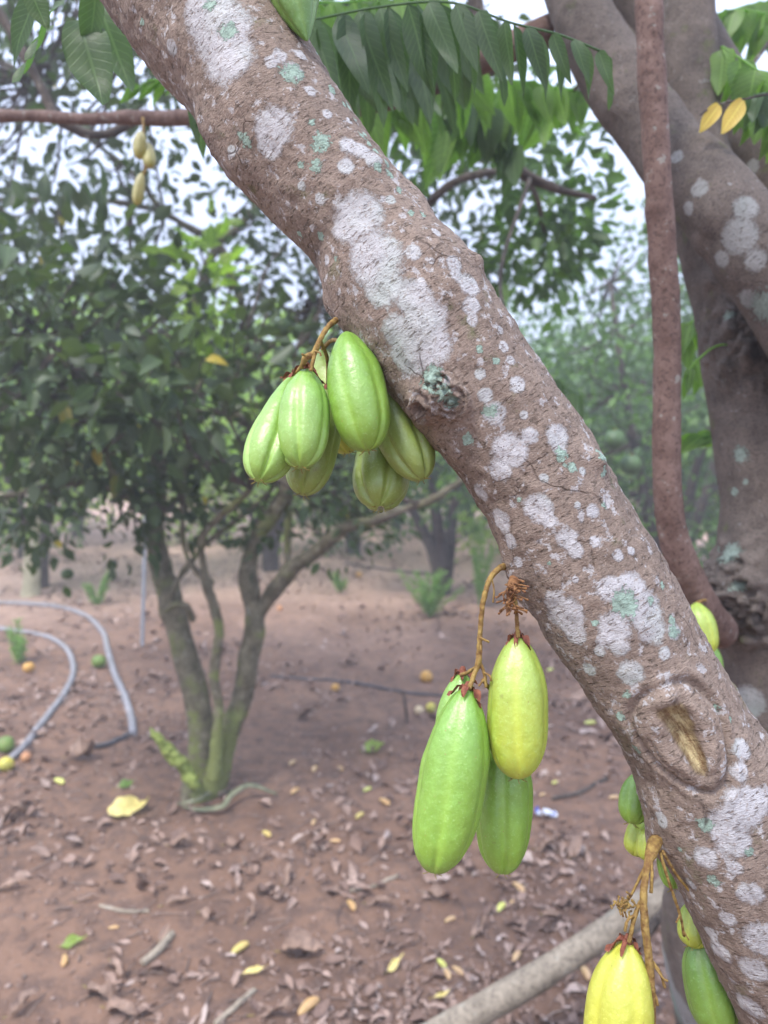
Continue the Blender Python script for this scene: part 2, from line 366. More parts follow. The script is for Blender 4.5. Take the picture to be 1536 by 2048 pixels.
soil = s.mix(s.ramp(s.math('DIVIDE', soil_dist, 12.0), [(.42, 0.0), (.70, .85)]), soil, lit_soil)
grass = s.mix(s.noise(co, .8, 5, .7), (.12, .22, .04), (.26, .36, .09))
soil = s.mix(s.ramp(s.math('DIVIDE', soil_dist, 60.0), [(.38, 0.0), (.46, 1.0)]), soil, grass)
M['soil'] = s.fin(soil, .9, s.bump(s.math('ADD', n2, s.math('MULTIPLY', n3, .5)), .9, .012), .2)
def grid(name, xs, ys, mat, zf):
    X, Y = np.meshgrid(xs, ys); Z = zf(X, Y); V = np.stack([X, Y, Z], -1).reshape(-1, 3); nx = len(xs)
    i = (np.arange(len(ys) - 1)[:, None] * nx + np.arange(nx - 1)[None]).ravel()
    return build(name, V, np.stack([i, i + 1, i + nx + 1, i + nx], -1), mat)
def geomspaced(a, b, first, g):
    o = [a]; st = first
    while o[-1] < b: o.append(o[-1] + st); st *= g
    return np.array(o)
ysg = np.r_[-geomspaced(-.6, 300, .3, 1.25)[::-1], geomspaced(.9, 600, .014, 1.008)]
xr = geomspaced(0, 500, .016, 1.012); xsg = np.r_[-xr[:0:-1], xr]
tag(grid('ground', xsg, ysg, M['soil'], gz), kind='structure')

# ------------------------------------------------------------------ bilimbi tree
base = np.array([0.72, 1.10, 0.0])
tree = thing('bilimbi_tree', 'lichen spotted bilimbi tree whose pale leaning branch crosses the whole view', 'tree', base)
def pix(pts, w=1.0): return [(*P(x, y, d), hw / FPX * d * w) for x, y, hw, d in pts]

BR = [(180, -230, 138, .47), (300, -95, 137, .46), (405, 45, 137, .45), (500, 152, 135, .44), (560, 258, 139, .435), (670, 390, 126, .43), (733, 465, 125, .43), (775, 540, 134, .425),
      (830, 610, 140, .42), (885, 695, 137, .42), (945, 775, 134, .42), (1005, 850, 129, .42), (1060, 928, 130, .42), (1107, 1015, 131, .42), (1150, 1097, 136, .42),
      (1200, 1183, 140, .42), (1250, 1268, 135, .42), (1298, 1345, 129, .42), (1348, 1425, 126, .42), (1395, 1515, 131, .42), (1430, 1610, 138, .42), (1478, 1705, 140, .42),
      (1530, 1820, 139, .425), (1580, 1930, 138, .43), (1630, 2040, 140, .44), (1700, 2230, 145, .47), (1760, 2500, 150, .55)]
pts = pix(BR) + [(*(base + [-.05, -.25, .45]), .06), (*(base + [-.02, -.06, .12]), .10), (*(base + [0, 0, -.08]), .13)]
V, F, UV = tube_geo(pts, 1150, 300)
cent = V  # features need a frame: direction towards the camera and in-plane axes
px, py = proj(V); nrm_face = (V - CAM); nrm_face /= np.linalg.norm(nrm_face, axis=1)[:, None]
# vertex normals by finite differences on the ring grid
VG = V[:1150 * 300].reshape(1150, 300, 3)
cc = VG.mean(1, keepdims=True); Dn = (VG - cc); Dn /= np.linalg.norm(Dn, axis=2)[:, :, None]
D = np.zeros_like(V); D[:1150 * 300] = Dn.reshape(-1, 3)
front = (D * nrm_face).sum(1) < .15
def surf(x, y, pool=front):
    e = (px - x) ** 2 + (py - y) ** 2 + np.where(pool, 0, 1e9); return V[np.argmin(e)]
h = .0018 * fbm(V * 55, 4, 1) + .0011 * fbm(V * 240, 3, 5) + .0022 * fbm(V * 16, 2, 8)
PXM = .42 / FPX
def dist(p, r): return np.linalg.norm(V - p, axis=1) / (r * PXM)
for x, y, r, a in [(415, 265, 45, .004), (470, 330, 50, .003), (945, 525, 22, .0045), (910, 480, 40, .002), (648, 610, 28, .004), (1030, 1150, 40, .0045), (1040, 1195, 34, .004), (1195, 925, 24, .0045),
                   (1240, 1440, 40, .002), (1310, 1680, 40, .006), (345, 85, 30, .002), (690, 650, 40, .002), (1290, 1560, 50, -.0012), (1080, 780, 60, .0015), (850, 395, 40, .0012), (745, 320, 28, .0025), (1560, 1560, 70, .006)]:
    h += a * np.exp(-dist(surf(x, y), r) ** 2)
rough_node = np.exp(-dist(surf(420, 290), 70) ** 2) + np.exp(-dist(surf(655, 640), 30) ** 2) + np.exp(-dist(surf(330, 30), 40) ** 2) * .8
h += rough_node * .0028 * np.abs(fbm(V * 150, 3, 31))
# swirled knot with concentric folds
kn = surf(862, 800); ux = np.array([1, 0, 0.]); 
for (x, y, r, am) in ((850, 805, 42, .0052), (905, 800, 36, .0035), (880, 770, 30, .002)):
    k = surf(x, y); d0 = dist(k, r) + .12 * fbm(V * 130, 2, 4)
    h += am * 1.2 * np.exp(-d0 ** 4) + .0026 * np.cos(d0 * 15) * np.exp(-(d0 * .95) ** 4)
h -= .004 * np.exp(-dist(surf(848, 812), 11) ** 2)
# healed pruning wound
A, B = surf(1322, 1375), surf(1440, 1590); ax = (B - A); Lw = np.linalg.norm(ax); ax /= Lw; toC = CAM - (A + B) / 2; toC /= np.linalg.norm(toC)
toC -= ax * (toC @ ax); toC /= np.linalg.norm(toC)
cr = np.cross(ax, toC); mid = (A + B) / 2 + cr * (6 * PXM); q = V - mid; ua = q @ ax / (Lw * .5); ub = q @ cr / (76 * PXM)
e = np.sqrt((ua * 1.0) ** 2 + (ub * (1 + .25 * ua)) ** 2) + .14 * fbm(V * 38, 2, 12) + .04 * fbm(V * 120, 2, 13); e = np.where(front, e, 9)
h += .0046 * np.exp(-((e - .58) / .30) ** 2) - (.0026 + .0022 * fbm(V * 30, 2, 19)) * np.exp(-((e - 1.0) / .07) ** 2) + .0012 * np.exp(-((e - 1.14) / .08) ** 2) - .0012 * np.exp(-((e - .74) / .04) ** 2)
us = (q @ ax + Lw * .03) / (Lw * .38); uc = q @ cr / (21 * PXM); slot = np.sqrt(us ** 2 + (uc * (1 + .5 * us)) ** 2) + .42 * fbm(V * 75, 3, 14); slot = np.where(front, slot, 9)
h -= .0055 * np.exp(-(slot / .85) ** 4); h += .0024 * (slot < 1) * fbm(V * 190, 3, 16)
h += .0028 * np.exp(-dist(surf(1326, 1388), 22) ** 4) * (1 + .6 * fbm(V * 120, 2, 61))
# dark diagonal cuts
for a, b in (((1125, 1170), (1175, 1140)), ((1035, 975), (1050, 955)), ((1075, 1085), (1095, 1070)), ((1185, 1105), (1190, 1130))):
    a3, b3 = surf(*a), surf(*b); t = np.clip(((V - a3) @ (b3 - a3)) / ((b3 - a3) @ (b3 - a3)), 0, 1); dd = np.linalg.norm(V - (a3 + t[:, None] * (b3 - a3)), axis=1)
    h -= .0016 * np.exp(-(dd / (2.6 * PXM)) ** 2)
V2 = V + D * h[:, None]
WP = """440 60 68;455 108 60;415 15 62;545 255 42;538 288 30;350 95 18;560 112 16;588 142 22;600 110 14;541 120 15;715 432 56;692 452 34;745 515 58;762 565 46;830 600 38;848 640 46;862 690 42;820 705 48;790 660 34;
700 290 22;722 302 22;745 325 20;690 330 18;826 503 16;905 530 18;935 572 24;942 612 20;912 555 14;945 640 12;1020 903 38;1000 940 24;990 830 24;1035 770 18;972 790 16;1005 690 12;1020 720 11;1000 665 9;1115 870 26;1122 900 15;
1060 870 18;1078 1018 30;1100 1040 16;1185 1020 15;1155 1010 8;960 985 22;1000 1040 26;1022 1078 18;1135 1078 22;1150 1102 16;1130 1232 42;1112 1208 30;1150 1268 24;1220 1178 26;1262 1180 36;1228 1252 34;1290 1222 40;
1305 1258 30;1210 1280 18;1345 1262 18;1260 1345 26;1180 1340 16;1200 1300 12;1482 1500 22;1476 1540 18;1482 1615 44;1450 1648 40;1468 1680 34;1512 1600 30;1412 1715 24;1420 1868 18;1442 1905 24;1505 1940 30;1500 1790 26;
1470 1740 15;1530 1880 42;1240 1112 13;1262 1098 10;1320 1640 18;870 470 12;840 560 8;1160 1220 9;1090 960 10;960 745 12;1050 830 10;1190 1080 12;1165 940 9;640 400 12;600 370 10;650 520 12;1380 1770 14;1455 1840 18;1500 2010 30;
465 300 12;620 180 14;655 225 12;700 240 10;780 400 12;860 520 8;1240 1290 20;1330 1310 14;1150 1160 8;1040 1120 12"""
GP = """455 60 18;585 145 22;640 282 20;625 245 8;633 332 13;492 282 13;478 270 8;600 330 7;868 752 22;893 782 14;908 800 13;872 772 8;935 880 13;1145 930 12;1122 905 14;1192 918 13;1205 950 9;1250 1208 26;1245 1425 9;1275 1492 11;
1325 1168 9;1350 1265 12;1410 1652 14;1345 1240 9;670 520 6;725 270 9;755 340 10;770 330 8;748 300 9;730 265 8;712 235 8;800 380 8;845 430 7;690 205 8;660 150 7;640 100 8;615 70 9;600 45 7;985 825 14;640 475 9;600 470 8;990 720 8;1210 1010 7;1440 1420 8;1462 1440 7;1360 1700 7;1425 1760 12;780 350 9;740 290 8;820 430 7;1300 1200 9;290 45 8;
420 10 12;1190 1250 7;1100 1130 6;960 700 7;1040 1000 6;1255 1390 8;1500 1700 9;665 175 10;700 210 10"""
def fld(txt):
    f = np.zeros(len(V))
    for it in txt.replace('\n', '').split(';'):
        x, y, r = [float(v) for v in it.split()]; f = np.maximum(f, 1.0 - .5 * dist(surf(x, y), r * .95))
    return np.clip(f, 0, 1)
Wf = fld(WP) * (1 - np.clip(rough_node, 0, .5)); Wf *= np.where(e < .95, .55, 1)
# lichen also grows on the far side
Wf = np.maximum(Wf, np.where(front, 0, np.clip(.25 + .9 * fbm(V * 22, 3, 40), 0, 1)))
col = np.stack([Wf, fld(GP), np.clip(1.1 - .6 * slot, 0, 1)], -1)
branch = build('branch', V2, F, M['bark'], tree, uv=UV, col=col)
branch['label'] = 'leaning pale branch with white and green lichen patches and a healed wound'

def rear(name, pts, n, m, feats, patches, mat='bark_rear', amp=1.0, world_tail=()):
    q = pix(pts) + list(world_tail); V, F, UV = tube_geo(q, n, m)
    VG = V[:n * m].reshape(n, m, 3); Dn = unit(VG - VG.mean(1, keepdims=True)); D = np.zeros_like(V); D[:n * m] = Dn.reshape(-1, 3)
    px, py = proj(V); pool = (D * unit(V - CAM)).sum(1) < .1
    h = amp * (.004 * fbm(V * 14, 3, 2) + .0018 * fbm(V * 60, 3, 3)); W = np.clip(.12 + .5 * fbm(V * 12, 3, 44), 0, 1); Gf = np.zeros(len(V)); X = np.zeros(len(V))
    def at(x, y): return V[np.argmin((px - x) ** 2 + (py - y) ** 2 + np.where(pool, 0, 1e9))]
    for x, y, r, a, rg in feats:
        k = at(x, y); dd = np.linalg.norm(V - k, axis=1) / r; g = np.exp(-dd ** 2); h += a * g + rg * g * np.abs(fbm(V * 70, 4, 9)) ** .8
    for x, y, r, c in patches:
        k = at(x, y); f = 1 - .5 * np.linalg.norm(V - k, axis=1) / r
        if c == 'w': W = np.maximum(W, f)
        else: Gf = np.maximum(Gf, f)
    return build(name, V + D * h[:, None], F, M[mat], tree, uv=UV, col=np.clip(np.stack([W, Gf, X], -1), 0, 1))
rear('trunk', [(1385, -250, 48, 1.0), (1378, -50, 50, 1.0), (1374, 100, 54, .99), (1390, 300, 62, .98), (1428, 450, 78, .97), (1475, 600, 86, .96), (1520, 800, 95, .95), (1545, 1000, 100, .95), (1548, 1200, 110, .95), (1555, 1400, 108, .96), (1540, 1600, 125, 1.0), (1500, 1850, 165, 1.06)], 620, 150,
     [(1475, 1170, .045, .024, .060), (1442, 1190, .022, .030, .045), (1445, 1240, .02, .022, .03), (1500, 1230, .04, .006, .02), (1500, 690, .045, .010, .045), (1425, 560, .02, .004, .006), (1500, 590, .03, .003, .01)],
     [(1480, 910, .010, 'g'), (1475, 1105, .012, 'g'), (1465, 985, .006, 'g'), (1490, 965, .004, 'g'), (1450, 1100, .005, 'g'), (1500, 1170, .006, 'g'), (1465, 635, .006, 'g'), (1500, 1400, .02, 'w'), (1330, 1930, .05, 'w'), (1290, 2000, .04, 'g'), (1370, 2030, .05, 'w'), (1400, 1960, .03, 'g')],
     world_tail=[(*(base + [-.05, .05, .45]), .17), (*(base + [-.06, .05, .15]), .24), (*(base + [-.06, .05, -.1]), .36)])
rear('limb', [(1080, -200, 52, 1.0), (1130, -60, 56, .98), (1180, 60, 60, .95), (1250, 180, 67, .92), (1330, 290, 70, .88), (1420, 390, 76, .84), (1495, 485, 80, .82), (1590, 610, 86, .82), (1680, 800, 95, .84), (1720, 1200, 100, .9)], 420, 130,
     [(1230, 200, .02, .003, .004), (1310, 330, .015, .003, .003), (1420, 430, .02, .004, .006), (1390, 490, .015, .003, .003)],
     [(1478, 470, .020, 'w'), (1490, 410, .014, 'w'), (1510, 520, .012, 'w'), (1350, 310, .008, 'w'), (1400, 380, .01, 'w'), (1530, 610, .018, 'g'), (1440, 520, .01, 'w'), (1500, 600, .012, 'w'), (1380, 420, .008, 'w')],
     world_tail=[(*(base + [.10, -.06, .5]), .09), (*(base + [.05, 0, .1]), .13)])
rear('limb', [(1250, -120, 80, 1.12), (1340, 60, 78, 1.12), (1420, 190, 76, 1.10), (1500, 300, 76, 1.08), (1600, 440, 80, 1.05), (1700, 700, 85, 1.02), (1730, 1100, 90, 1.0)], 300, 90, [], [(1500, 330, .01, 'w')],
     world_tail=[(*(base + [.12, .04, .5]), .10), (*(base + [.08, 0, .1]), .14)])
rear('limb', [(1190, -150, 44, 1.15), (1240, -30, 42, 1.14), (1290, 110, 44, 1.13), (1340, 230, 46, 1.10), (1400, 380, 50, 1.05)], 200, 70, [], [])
# upright reddish shoot growing out of the burl
pts = pix([(1294, -260, 26, .74), (1297, -30, 27, .74), (1304, 150, 27, .745), (1315, 350, 27, .75), (1328, 550, 27, .76), (1334, 750, 26, .775), (1334, 950, 27, .79), (1345, 1060, 29, .805), (1372, 1150, 33, .825), (1408, 1225, 36, .85), (1440, 1262, 34, .90)])
sh = tube('shoot', pts, 500, 60, M['shoot'], tree, lambda V: .0018 * fbm(V * 22, 3, 7) + .0022 * np.clip(fbm(V * 26, 2, 17) - .35, 0, 1) * 2 + .0004 * fbm(V * 200, 2, 8) + .0016 * np.exp(-(np.linalg.norm(V - P(1300, 145, .74), axis=1) / .012) ** 2))
sh['label'] = 'smooth reddish brown upright shoot rising from the burl'

# background boughs of the same tree
tube('bough', pix([(940, -60, 17, 1.7), (960, 60, 15, 1.7), (965, 160, 15, 1.72), (975, 240, 15, 1.75), (1005, 310, 14, 1.8), (1050, 350, 12, 1.85), (1120, 380, 8, 1.9), (1190, 395, 5, 1.95)]), 90, 16, M['dark_bark'], tree, lambda V: .003 * fbm(V * 40, 2, 3))
tube('bough', pix([(700, 230, 9, 1.6), (800, 200, 12, 1.65), (880, 165, 13, 1.7), (960, 150, 13, 1.7)]), 60, 14, M['dark_bark'], tree, lambda V: .003 * fbm(V * 40, 2, 3))
tube('bough', pix([(960, 165, 8, 1.7), (1000, 130, 7, 1.65), (1040, 100, 6, 1.6)]), 30, 10, M['dark_bark'], tree)
tube('bough', pix([(-120, 235, 12, 1.3), (60, 232, 11, 1.3), (180, 238, 11, 1.28), (260, 235, 13, 1.25), (350, 237, 15, 1.22), (500, 225, 18, 1.15), (760, 200, 22, 1.05), (1100, 60, 30, 1.02)]), 160, 16, M['shoot'], tree, lambda V: .003 * fbm(V * 30, 3, 5))
tube('bough', pix([(-60, -60, 11, 1.7), (20, 60, 10, 1.7), (80, 170, 10, 1.7), (120, 240, 10, 1.7), (200, 270, 9, 1.75), (300, 230, 8, 1.8)]), 90, 12, M['dark_bark'], tree, lambda V: .003 * fbm(V * 40, 2, 3))

# ---- compound leaves: (rachis px list), leaflet size px at start/end, drop direction
def compound(name, rach, n, L0, L1, W0, mat, drop=(0, -1), label=None, jitter=.12, tip=True, rachr=2.2, both=True):
    q = spline([(*P(x, y, d), 0) for x, y, d in rach], 60)[:, :3]; d0 = rach[0][2]
    ts = np.linspace(.06, .97, n); B, Dd, Nn, LL, WW = [], [], [], [], []
    for i, t in enumerate(ts):
        k = min(58, int(t * 59)); p = q[k]; tan = unit(q[k + 1] - q[k]); sc = d0 / FPX
        L = (L0 + (L1 - L0) * t) * sc * random.uniform(.88, 1.1)
        for sgn in ((-1, 1) if both else (1,)):
            dv = np.array([drop[0], 0, drop[1]]) + tan * .35 + np.array([0, sgn * .16, 0]) + RNG.normal(0, jitter, 3)
            B.append(p + tan * sgn * .004); Dd.append(dv); nn = np.array([sgn * .45, -.85, .45]) + RNG.normal(0, .2, 3); Nn.append(nn); LL.append(L * (1 if sgn > 0 else .93)); WW.append(L * W0)
    V, F, UV = leaves_geo(np.array(B), np.array(Dd), np.array(Nn), np.array(LL), np.array(WW), 9, droop=RNG.uniform(-.05, .22, len(B)), fold=RNG.uniform(.08, .3, len(B)), shape=.60, curl=RNG.uniform(-.3, .3, len(B)))
    rr = np.hstack([q[::3], np.full((20, 1), rachr / FPX * d0)]); Vt, Ft, Ut = tube_geo(rr, 40, 6)
    V, F, UV = merge([(V, F, UV), (Vt, tri(Ft), Ut * 0 + .5)])
    o = build(name, V, F, M[mat], tree, uv=UV)
    if label: o['label'] = label
    return o
compound('leaf', [(600, 45, .68), (760, 14, .66), (900, 5, .64), (1020, 45, .64), (1120, 70, .65), (1225, 112, .66)], 13, 255, 100, .125, 'leaf_bilimbi')
compound('leaf', [(640, 60, .95), (720, 62, .95), (820, 40, .95), (900, 20, .98)], 7, 230, 200, .15, 'leaf_bilimbi')
compound('leaf', [(700, 110, 1.2), (760, 130, 1.2), (850, 120, 1.25), (960, 130, 1.3)], 7, 210, 160, .17, 'leaf_bil_light')
compound('leaf', [(1130, 190, 1.5), (1050, 175, 1.5), (980, 190, 1.5), (900, 215, 1.5)], 6, 120, 170, .22, 'leaf_bil_light')
compound('leaf', [(860, 130, 1.4), (900, 140, 1.4), (960, 190, 1.45), (1010, 250, 1.5), (1030, 300, 1.5)], 6, 150, 110, .24, 'leaf_bilimbi', drop=(-.2, -1))
compound('leaf', [(1010, 160, 1.3), (1060, 165, 1.3), (1110, 175, 1.3), (1160, 180, 1.3)], 5, 110, 80, .24, 'leaf_bil_light')
compound('leaf', [(330, -110, .60), (200, -40, .60), (60, -20, .6), (-60, -10, .6)], 4, 170, 150, .15, 'leaf_bilimbi', both=False)
compound('leaf', [(420, 140, 1.1), (370, 148, 1.1), (310, 160, 1.1), (280, 170, 1.1)], 5, 75, 55, .2, 'leaf_bil_light', drop=(-.7, -.8))
compound('leaf', [(420, 150, .75), (390, 190, .75), (395, 230, .76)], 3, 90, 80, .17, 'leaf_bilimbi')
compound('leaf', [(560, -20, 1.0), (650, 5, 1.0), (760, -5, 1.0), (860, -30, 1.0)], 7, 120, 110, .2, 'leaf_bil_light')
compound('leaf', [(1640, 180, .9), (1560, 170, .9), (1500, 130, .92), (1440, 90, .95)], 6, 150, 110, .24, 'leaf_bil_light', drop=(.1, -1))
compound('leaf', [(1620, 60, 1.3), (1540, 30, 1.3), (1470, 20, 1.3), (1430, 30, 1.3)], 7, 110, 80, .26, 'leaf_bil_light')
compound('leaf', [(1600, 170, .85), (1540, 185, .85), (1505, 190, .85)], 3, 95, 80, .22, 'leaf_bilimbi')
compound('leaf', [(1420, 620, 1.15), (1390, 640, 1.15), (1370, 660, 1.15), (1395, 730, 1.15)], 4, 95, 70, .22, 'leaf_bil_light')
compound('leaf', [(1500, 700, .93), (1440, 690, .90), (1395, 720, .9), (1375, 745, .9)], 2, 40, 60, .2, 'leaf_bil_light')
compound('leaf', [(1470, 862, 1.1), (1410, 870, 1.1), (1360, 880, 1.12)], 4, 60, 60, .26, 'leaf_bil_light', drop=(-.6, -.5))
compound('leaf', [(1060, 740, 1.4), (1110, 760, 1.4), (1150, 790, 1.4)], 3, 60, 50, .24, 'leaf_bilimbi')
compound('leaf', [(1440, 30, 1.5), (1500, 10, 1.5), (1580, 0, 1.5)], 6, 90, 90, .3, 'leaf_bil_light')
def single(px_base, px_tip, d, wfrac, mat, label=None, n=(0.1, -.9, .3), droop=.05, parent=tree, name='leaflet', dt=None):
    a = P(*px_base, d); b = P(*px_tip, dt or d); L = np.linalg.norm(b - a)
    V, F, UV = leaves_geo(a[None], (b - a)[None], np.array([n], float), L, L * wfrac, 12, droop=droop, fold=.15, shape=.75, curl=.4)
    o = build(name, V, F, M[mat], parent, uv=UV)
    if label: o['label'] = label
    return o
single((1440, 208), (1398, 265), .80, .21, 'leaf_yellow', 'small dull yellow leaflet near the right edge')
single((1488, 198), (1434, 278), .80, .18, 'leaf_yellow', 'curved golden yellow leaflet near the right edge', droop=-.12)
tube('leaf_stem', pix([(1400, 230, 1.5, .8), (1435, 210, 2, .8), (1490, 198, 2, .8), (1560, 190, 2.5, .82), (1640, 230, 3, .85)]), 40, 6, M['dark_bark'], tree)
single((1530, 185), (1525, 258), .85, .3, 'leaf_bilimbi'); single((160, 40), (205, 210), .62, .22, 'leaf_bilimbi', dt=.6); single((190, -10), (265, 185), .66, .17, 'leaf_bilimbi'); single((130, 0), (45, 120), .55, .15, 'leaf_bilimbi', n=(-.5, -.6, .7)); single((110, 50), (20, 165), .6, .16, 'leaf_bilimbi', n=(-.5, -.6, .7))
single((60, -20), (95, 60), .5, .25, 'leaf_bilimbi', n=(-.2, -.5, .8))
# canopy of this tree overhead and behind the photographer, up to the crown's top
def crown_geo(cen, rad, nclump, per, L, spread, seed, up=.35, flat=1.0, zmin=None, K=3, wf=.26):
    rg = np.random.default_rng(seed); c = unit(rg.normal(0, 1, (nclump, 3))) * (rg.uniform(.25, 1, (nclump, 1)) ** .45); c = c * np.array(rad) + np.array(cen)
    if zmin is not None: c[:, 2] = np.maximum(c[:, 2], zmin + rg.uniform(0, .3, nclump))
    nper = rg.poisson(per, nclump); idx = np.repeat(np.arange(nclump), nper); n = len(idx)
    o = rg.normal(0, 1, (n, 3)) * spread * np.array([1, 1, flat]); pos = c[idx] + o
    d = unit(o + .6 * unit(pos - np.array(cen)) * spread + rg.normal(0, .6 * spread, (n, 3)) + np.array([0, 0, -.25 * spread])); nr = np.array([0, 0, 1.0]) * up + rg.normal(0, .5, (n, 3))
    LL = L * rg.uniform(.65, 1.2, n)
    return c, leaves_geo(pos, d, nr, LL, LL * wf, K, droop=rg.uniform(0, .35, n), fold=rg.uniform(.05, .35, n), shape=.75)
def twigs_geo(c, nodes, r0, r1, rg, m=5):
    out = []
    for p in c:
        dd = np.linalg.norm(nodes - p, axis=1); k = nodes[np.argmin(dd + rg.uniform(0, .15, len(dd)))]
        mid = (k + p) / 2 + rg.normal(0, .05, 3) * np.linalg.norm(p - k) + [0, 0, -.04]
        out.append(tube_geo([(*k, r0), (*mid, (r0 + r1) / 2), (*p, r1)], 7, m))
    return merge(out)
c, g = crown_geo((.55, .5, 3.5), (2.0, 2.0, .75), 60, 40, .11, .20, 5, zmin=2.95); build('crown', g[0], g[1], M['leaf_bilimbi'], tree, uv=g[2])
lt = [(*P(1385, -250, 1.0), .034), (.5, .95, 2.6), (.4, .7, 3.2)]
tube('limb', [(*P(1385, -240, 1.0), .033), (.5, 1.0, 2.6, .03), (.45, .8, 3.2, .02), (.3, .4, 3.8, .01)], 40, 12, M['dark_bark'], tree)
tube('limb', [(*P(1080, -195, 1.0), .035), (.1, .95, 2.5, .03), (-.2, .8, 3.1, .02), (-.5, .5, 3.6, .01)], 40, 12, M['dark_bark'], tree)
tube('limb', [(*P(180, -225, .47), .044), (-.28, .44, 2.1, .038), (-.4, .3, 2.8, .025), (-.5, .2, 3.5, .012)], 40, 16, M['bark'], tree)

parts = []
for i, (x, y, d, rd, nc) in enumerate([(1090, 440, 2.6, .17, 12), (1150, 340, 2.4, .16, 9), (1040, 500, 2.7, .12, 7), (800, 250, 2.6, .16, 9), (700, 60, 2.4, .4, 26), (1110, 540, 2.8, .14, 9), (980, 220, 2.5, .22, 9)]):
    c, g = crown_geo(P(x, y, d), (rd, .2, rd), nc, 15, .07, .06, 90 + i); parts.append(g)
g = merge(parts); build('crown', g[0], g[1], M['leaf_citrus2'], tree, uv=g[2])
tube('bough', pix([(1050, 350, 6, 1.85), (1075, 400, 5, 2.2), (1090, 470, 4, 2.6), (1110, 560, 3, 2.8)]), 30, 8, M['dark_bark'], tree)
tube('bough', pix([(760, 560, 12, 2.6), (840, 430, 10, 2.6), (900, 370, 9, 2.5), (960, 348, 8, 2.4), (1010, 345, 6, 2.2), (1060, 355, 5, 1.9)]), 50, 10, M['dark_bark'], tree, lambda V: .003 * fbm(V * 30, 2, 3))
# ------------------------------------------------------------------ stalks of the fruit clusters (parts of the tree)
def stalk(name, pts, mat='stalk', m=10, twigs=(), label=None):
    parts = [tube_geo(pix(pts), 16 * len(pts), m, lambda V: .00035 * fbm(V * 500, 2, 3))]
    for t in twigs: parts.append(tube_geo(pix(t), 20, 7, lambda V: .0003 * fbm(V * 700, 2, 5)))
    V, F, U = merge(parts); o = build(name, V, F, M[mat], tree, uv=U)
    if label: o['label'] = label
    return o
stalk('fruit_stalk', [(672, 640, 6, .415), (655, 655, 5.5, .405), (640, 680, 5.5, .40), (628, 706, 6.5, .40), (612, 716, 7, .40), (604, 735, 5, .405)], twigs=[[(632, 700, 4.5, .40), (626, 722, 4, .398), (622, 742, 4.5, .398)], [(630, 702, 2.5, .398), (640, 706, 2, .395), (642, 712, 2.5, .395)], [(612, 712, 3, .395), (604, 708, 2.5, .393)], [(612, 718, 4, .4), (600, 735, 3.5, .405), (590, 752, 4, .41)]])
stalk('fruit_stalk', [(1012, 1132, 8, .415), (998, 1137, 6, .405), (980, 1158, 5.5, .40), (968, 1195, 5.5, .395), (962, 1240, 5, .395), (959, 1290, 5.5, .395), (957, 1325, 6.5, .395), (950, 1345, 5, .395), (938, 1378, 4.5, .392)],
      twigs=[[(958, 1322, 4, .395), (968, 1345, 3.5, .395), (972, 1375, 3.5, .395)], [(968, 1345, 2.5, .395), (980, 1352, 2, .39), (982, 1362, 2, .39)], [(952, 1335, 4, .397), (935, 1345, 4, .405), (922, 1350, 4, .41)], [(960, 1275, 2.5, .392), (970, 1280, 2, .39), (978, 1284, 2.5, .39)], [(966, 1360, 2, .395), (958, 1372, 2, .393)], [(983, 1155, 2, .4), (988, 1180, 1.6, .398), (986, 1205, 1.8, .396)], [(960, 1290, 2.5, .393), (964, 1305, 2, .391)]])
rg = np.random.default_rng(3); tw = []
for i in range(34):
    x0, y0 = 1022 + rg.uniform(-14, 12), 1165 + rg.uniform(-10, 50); a = rg.uniform(-3.4, 1.2) ; L = rg.uniform(10, 36)
    x1, y1 = x0 + L * math.cos(a) * 1.0, y0 + L * (.15 + .6 * abs(math.sin(a)))
    tw.append([(x0, y0, 1.7, .395), ((x0 + x1) / 2 + rg.uniform(-4, 4), (y0 + y1) / 2, 1.2, .388 + rg.uniform(-.006, .006)), (x1, y1, 2.6, .386 + rg.uniform(-.01, .01))])
stalk('old_stalk_cluster', [(1032, 1155, 13, .41), (1024, 1175, 11, .40), (1018, 1205, 6, .395), (1016, 1230, 4, .393)], 'stalk_brown', twigs=tw, label='tuft of dry brown stalk stubs above the yellow green fruit')
stalk('fruit_stalk', [(1027, 1190, 6, .40), (1032, 1215, 4.5, .396), (1034, 1245, 4, .394), (1036, 1275, 4.5, .394)])
tw = [[(1306, 1700, 4, .40), (1285, 1745, 3.5, .395), (1262, 1790, 2.5, .392), (1246, 1815, 3, .39)], [(1320, 1705, 3.5, .40), (1338, 1765, 3, .40), (1360, 1830, 3, .405), (1368, 1872, 3, .41)], [(1325, 1702, 3.5, .40), (1352, 1748, 3, .405), (1385, 1790, 3, .41), (1398, 1818, 3, .41)], [(1300, 1705, 4, .395), (1304, 1745, 3, .39), (1302, 1785, 3.5, .39)],
      [(1290, 1790, 4.5, .39), (1272, 1825, 4.5, .388), (1258, 1885, 4.5, .388)], [(1272, 1828, 3, .388), (1256, 1840, 3, .386), (1250, 1862, 3.5, .386)], [(1270, 1808, 2.5, .386), (1264, 1800, 2.5, .385)], [(1302, 1920, 3.5, .388), (1320, 1945, 3, .386), (1330, 1975, 3, .386)], [(1304, 1925, 2.5, .388), (1325, 1955, 2.2, .384), (1335, 1962, 2.5, .384)], [(1302, 1990, 3, .388), (1288, 2010, 2.6, .386), (1282, 2025, 3, .386)],
      [(1302, 1965, 3, .388), (1312, 1995, 2.6, .386), (1315, 2010, 3, .386)], [(1360, 1830, 2, .403), (1352, 1845, 1.6, .403)], [(1366, 1860, 2, .408), (1378, 1880, 1.6, .408)], [(1262, 1790, 2, .391), (1252, 1783, 1.5, .39)]]
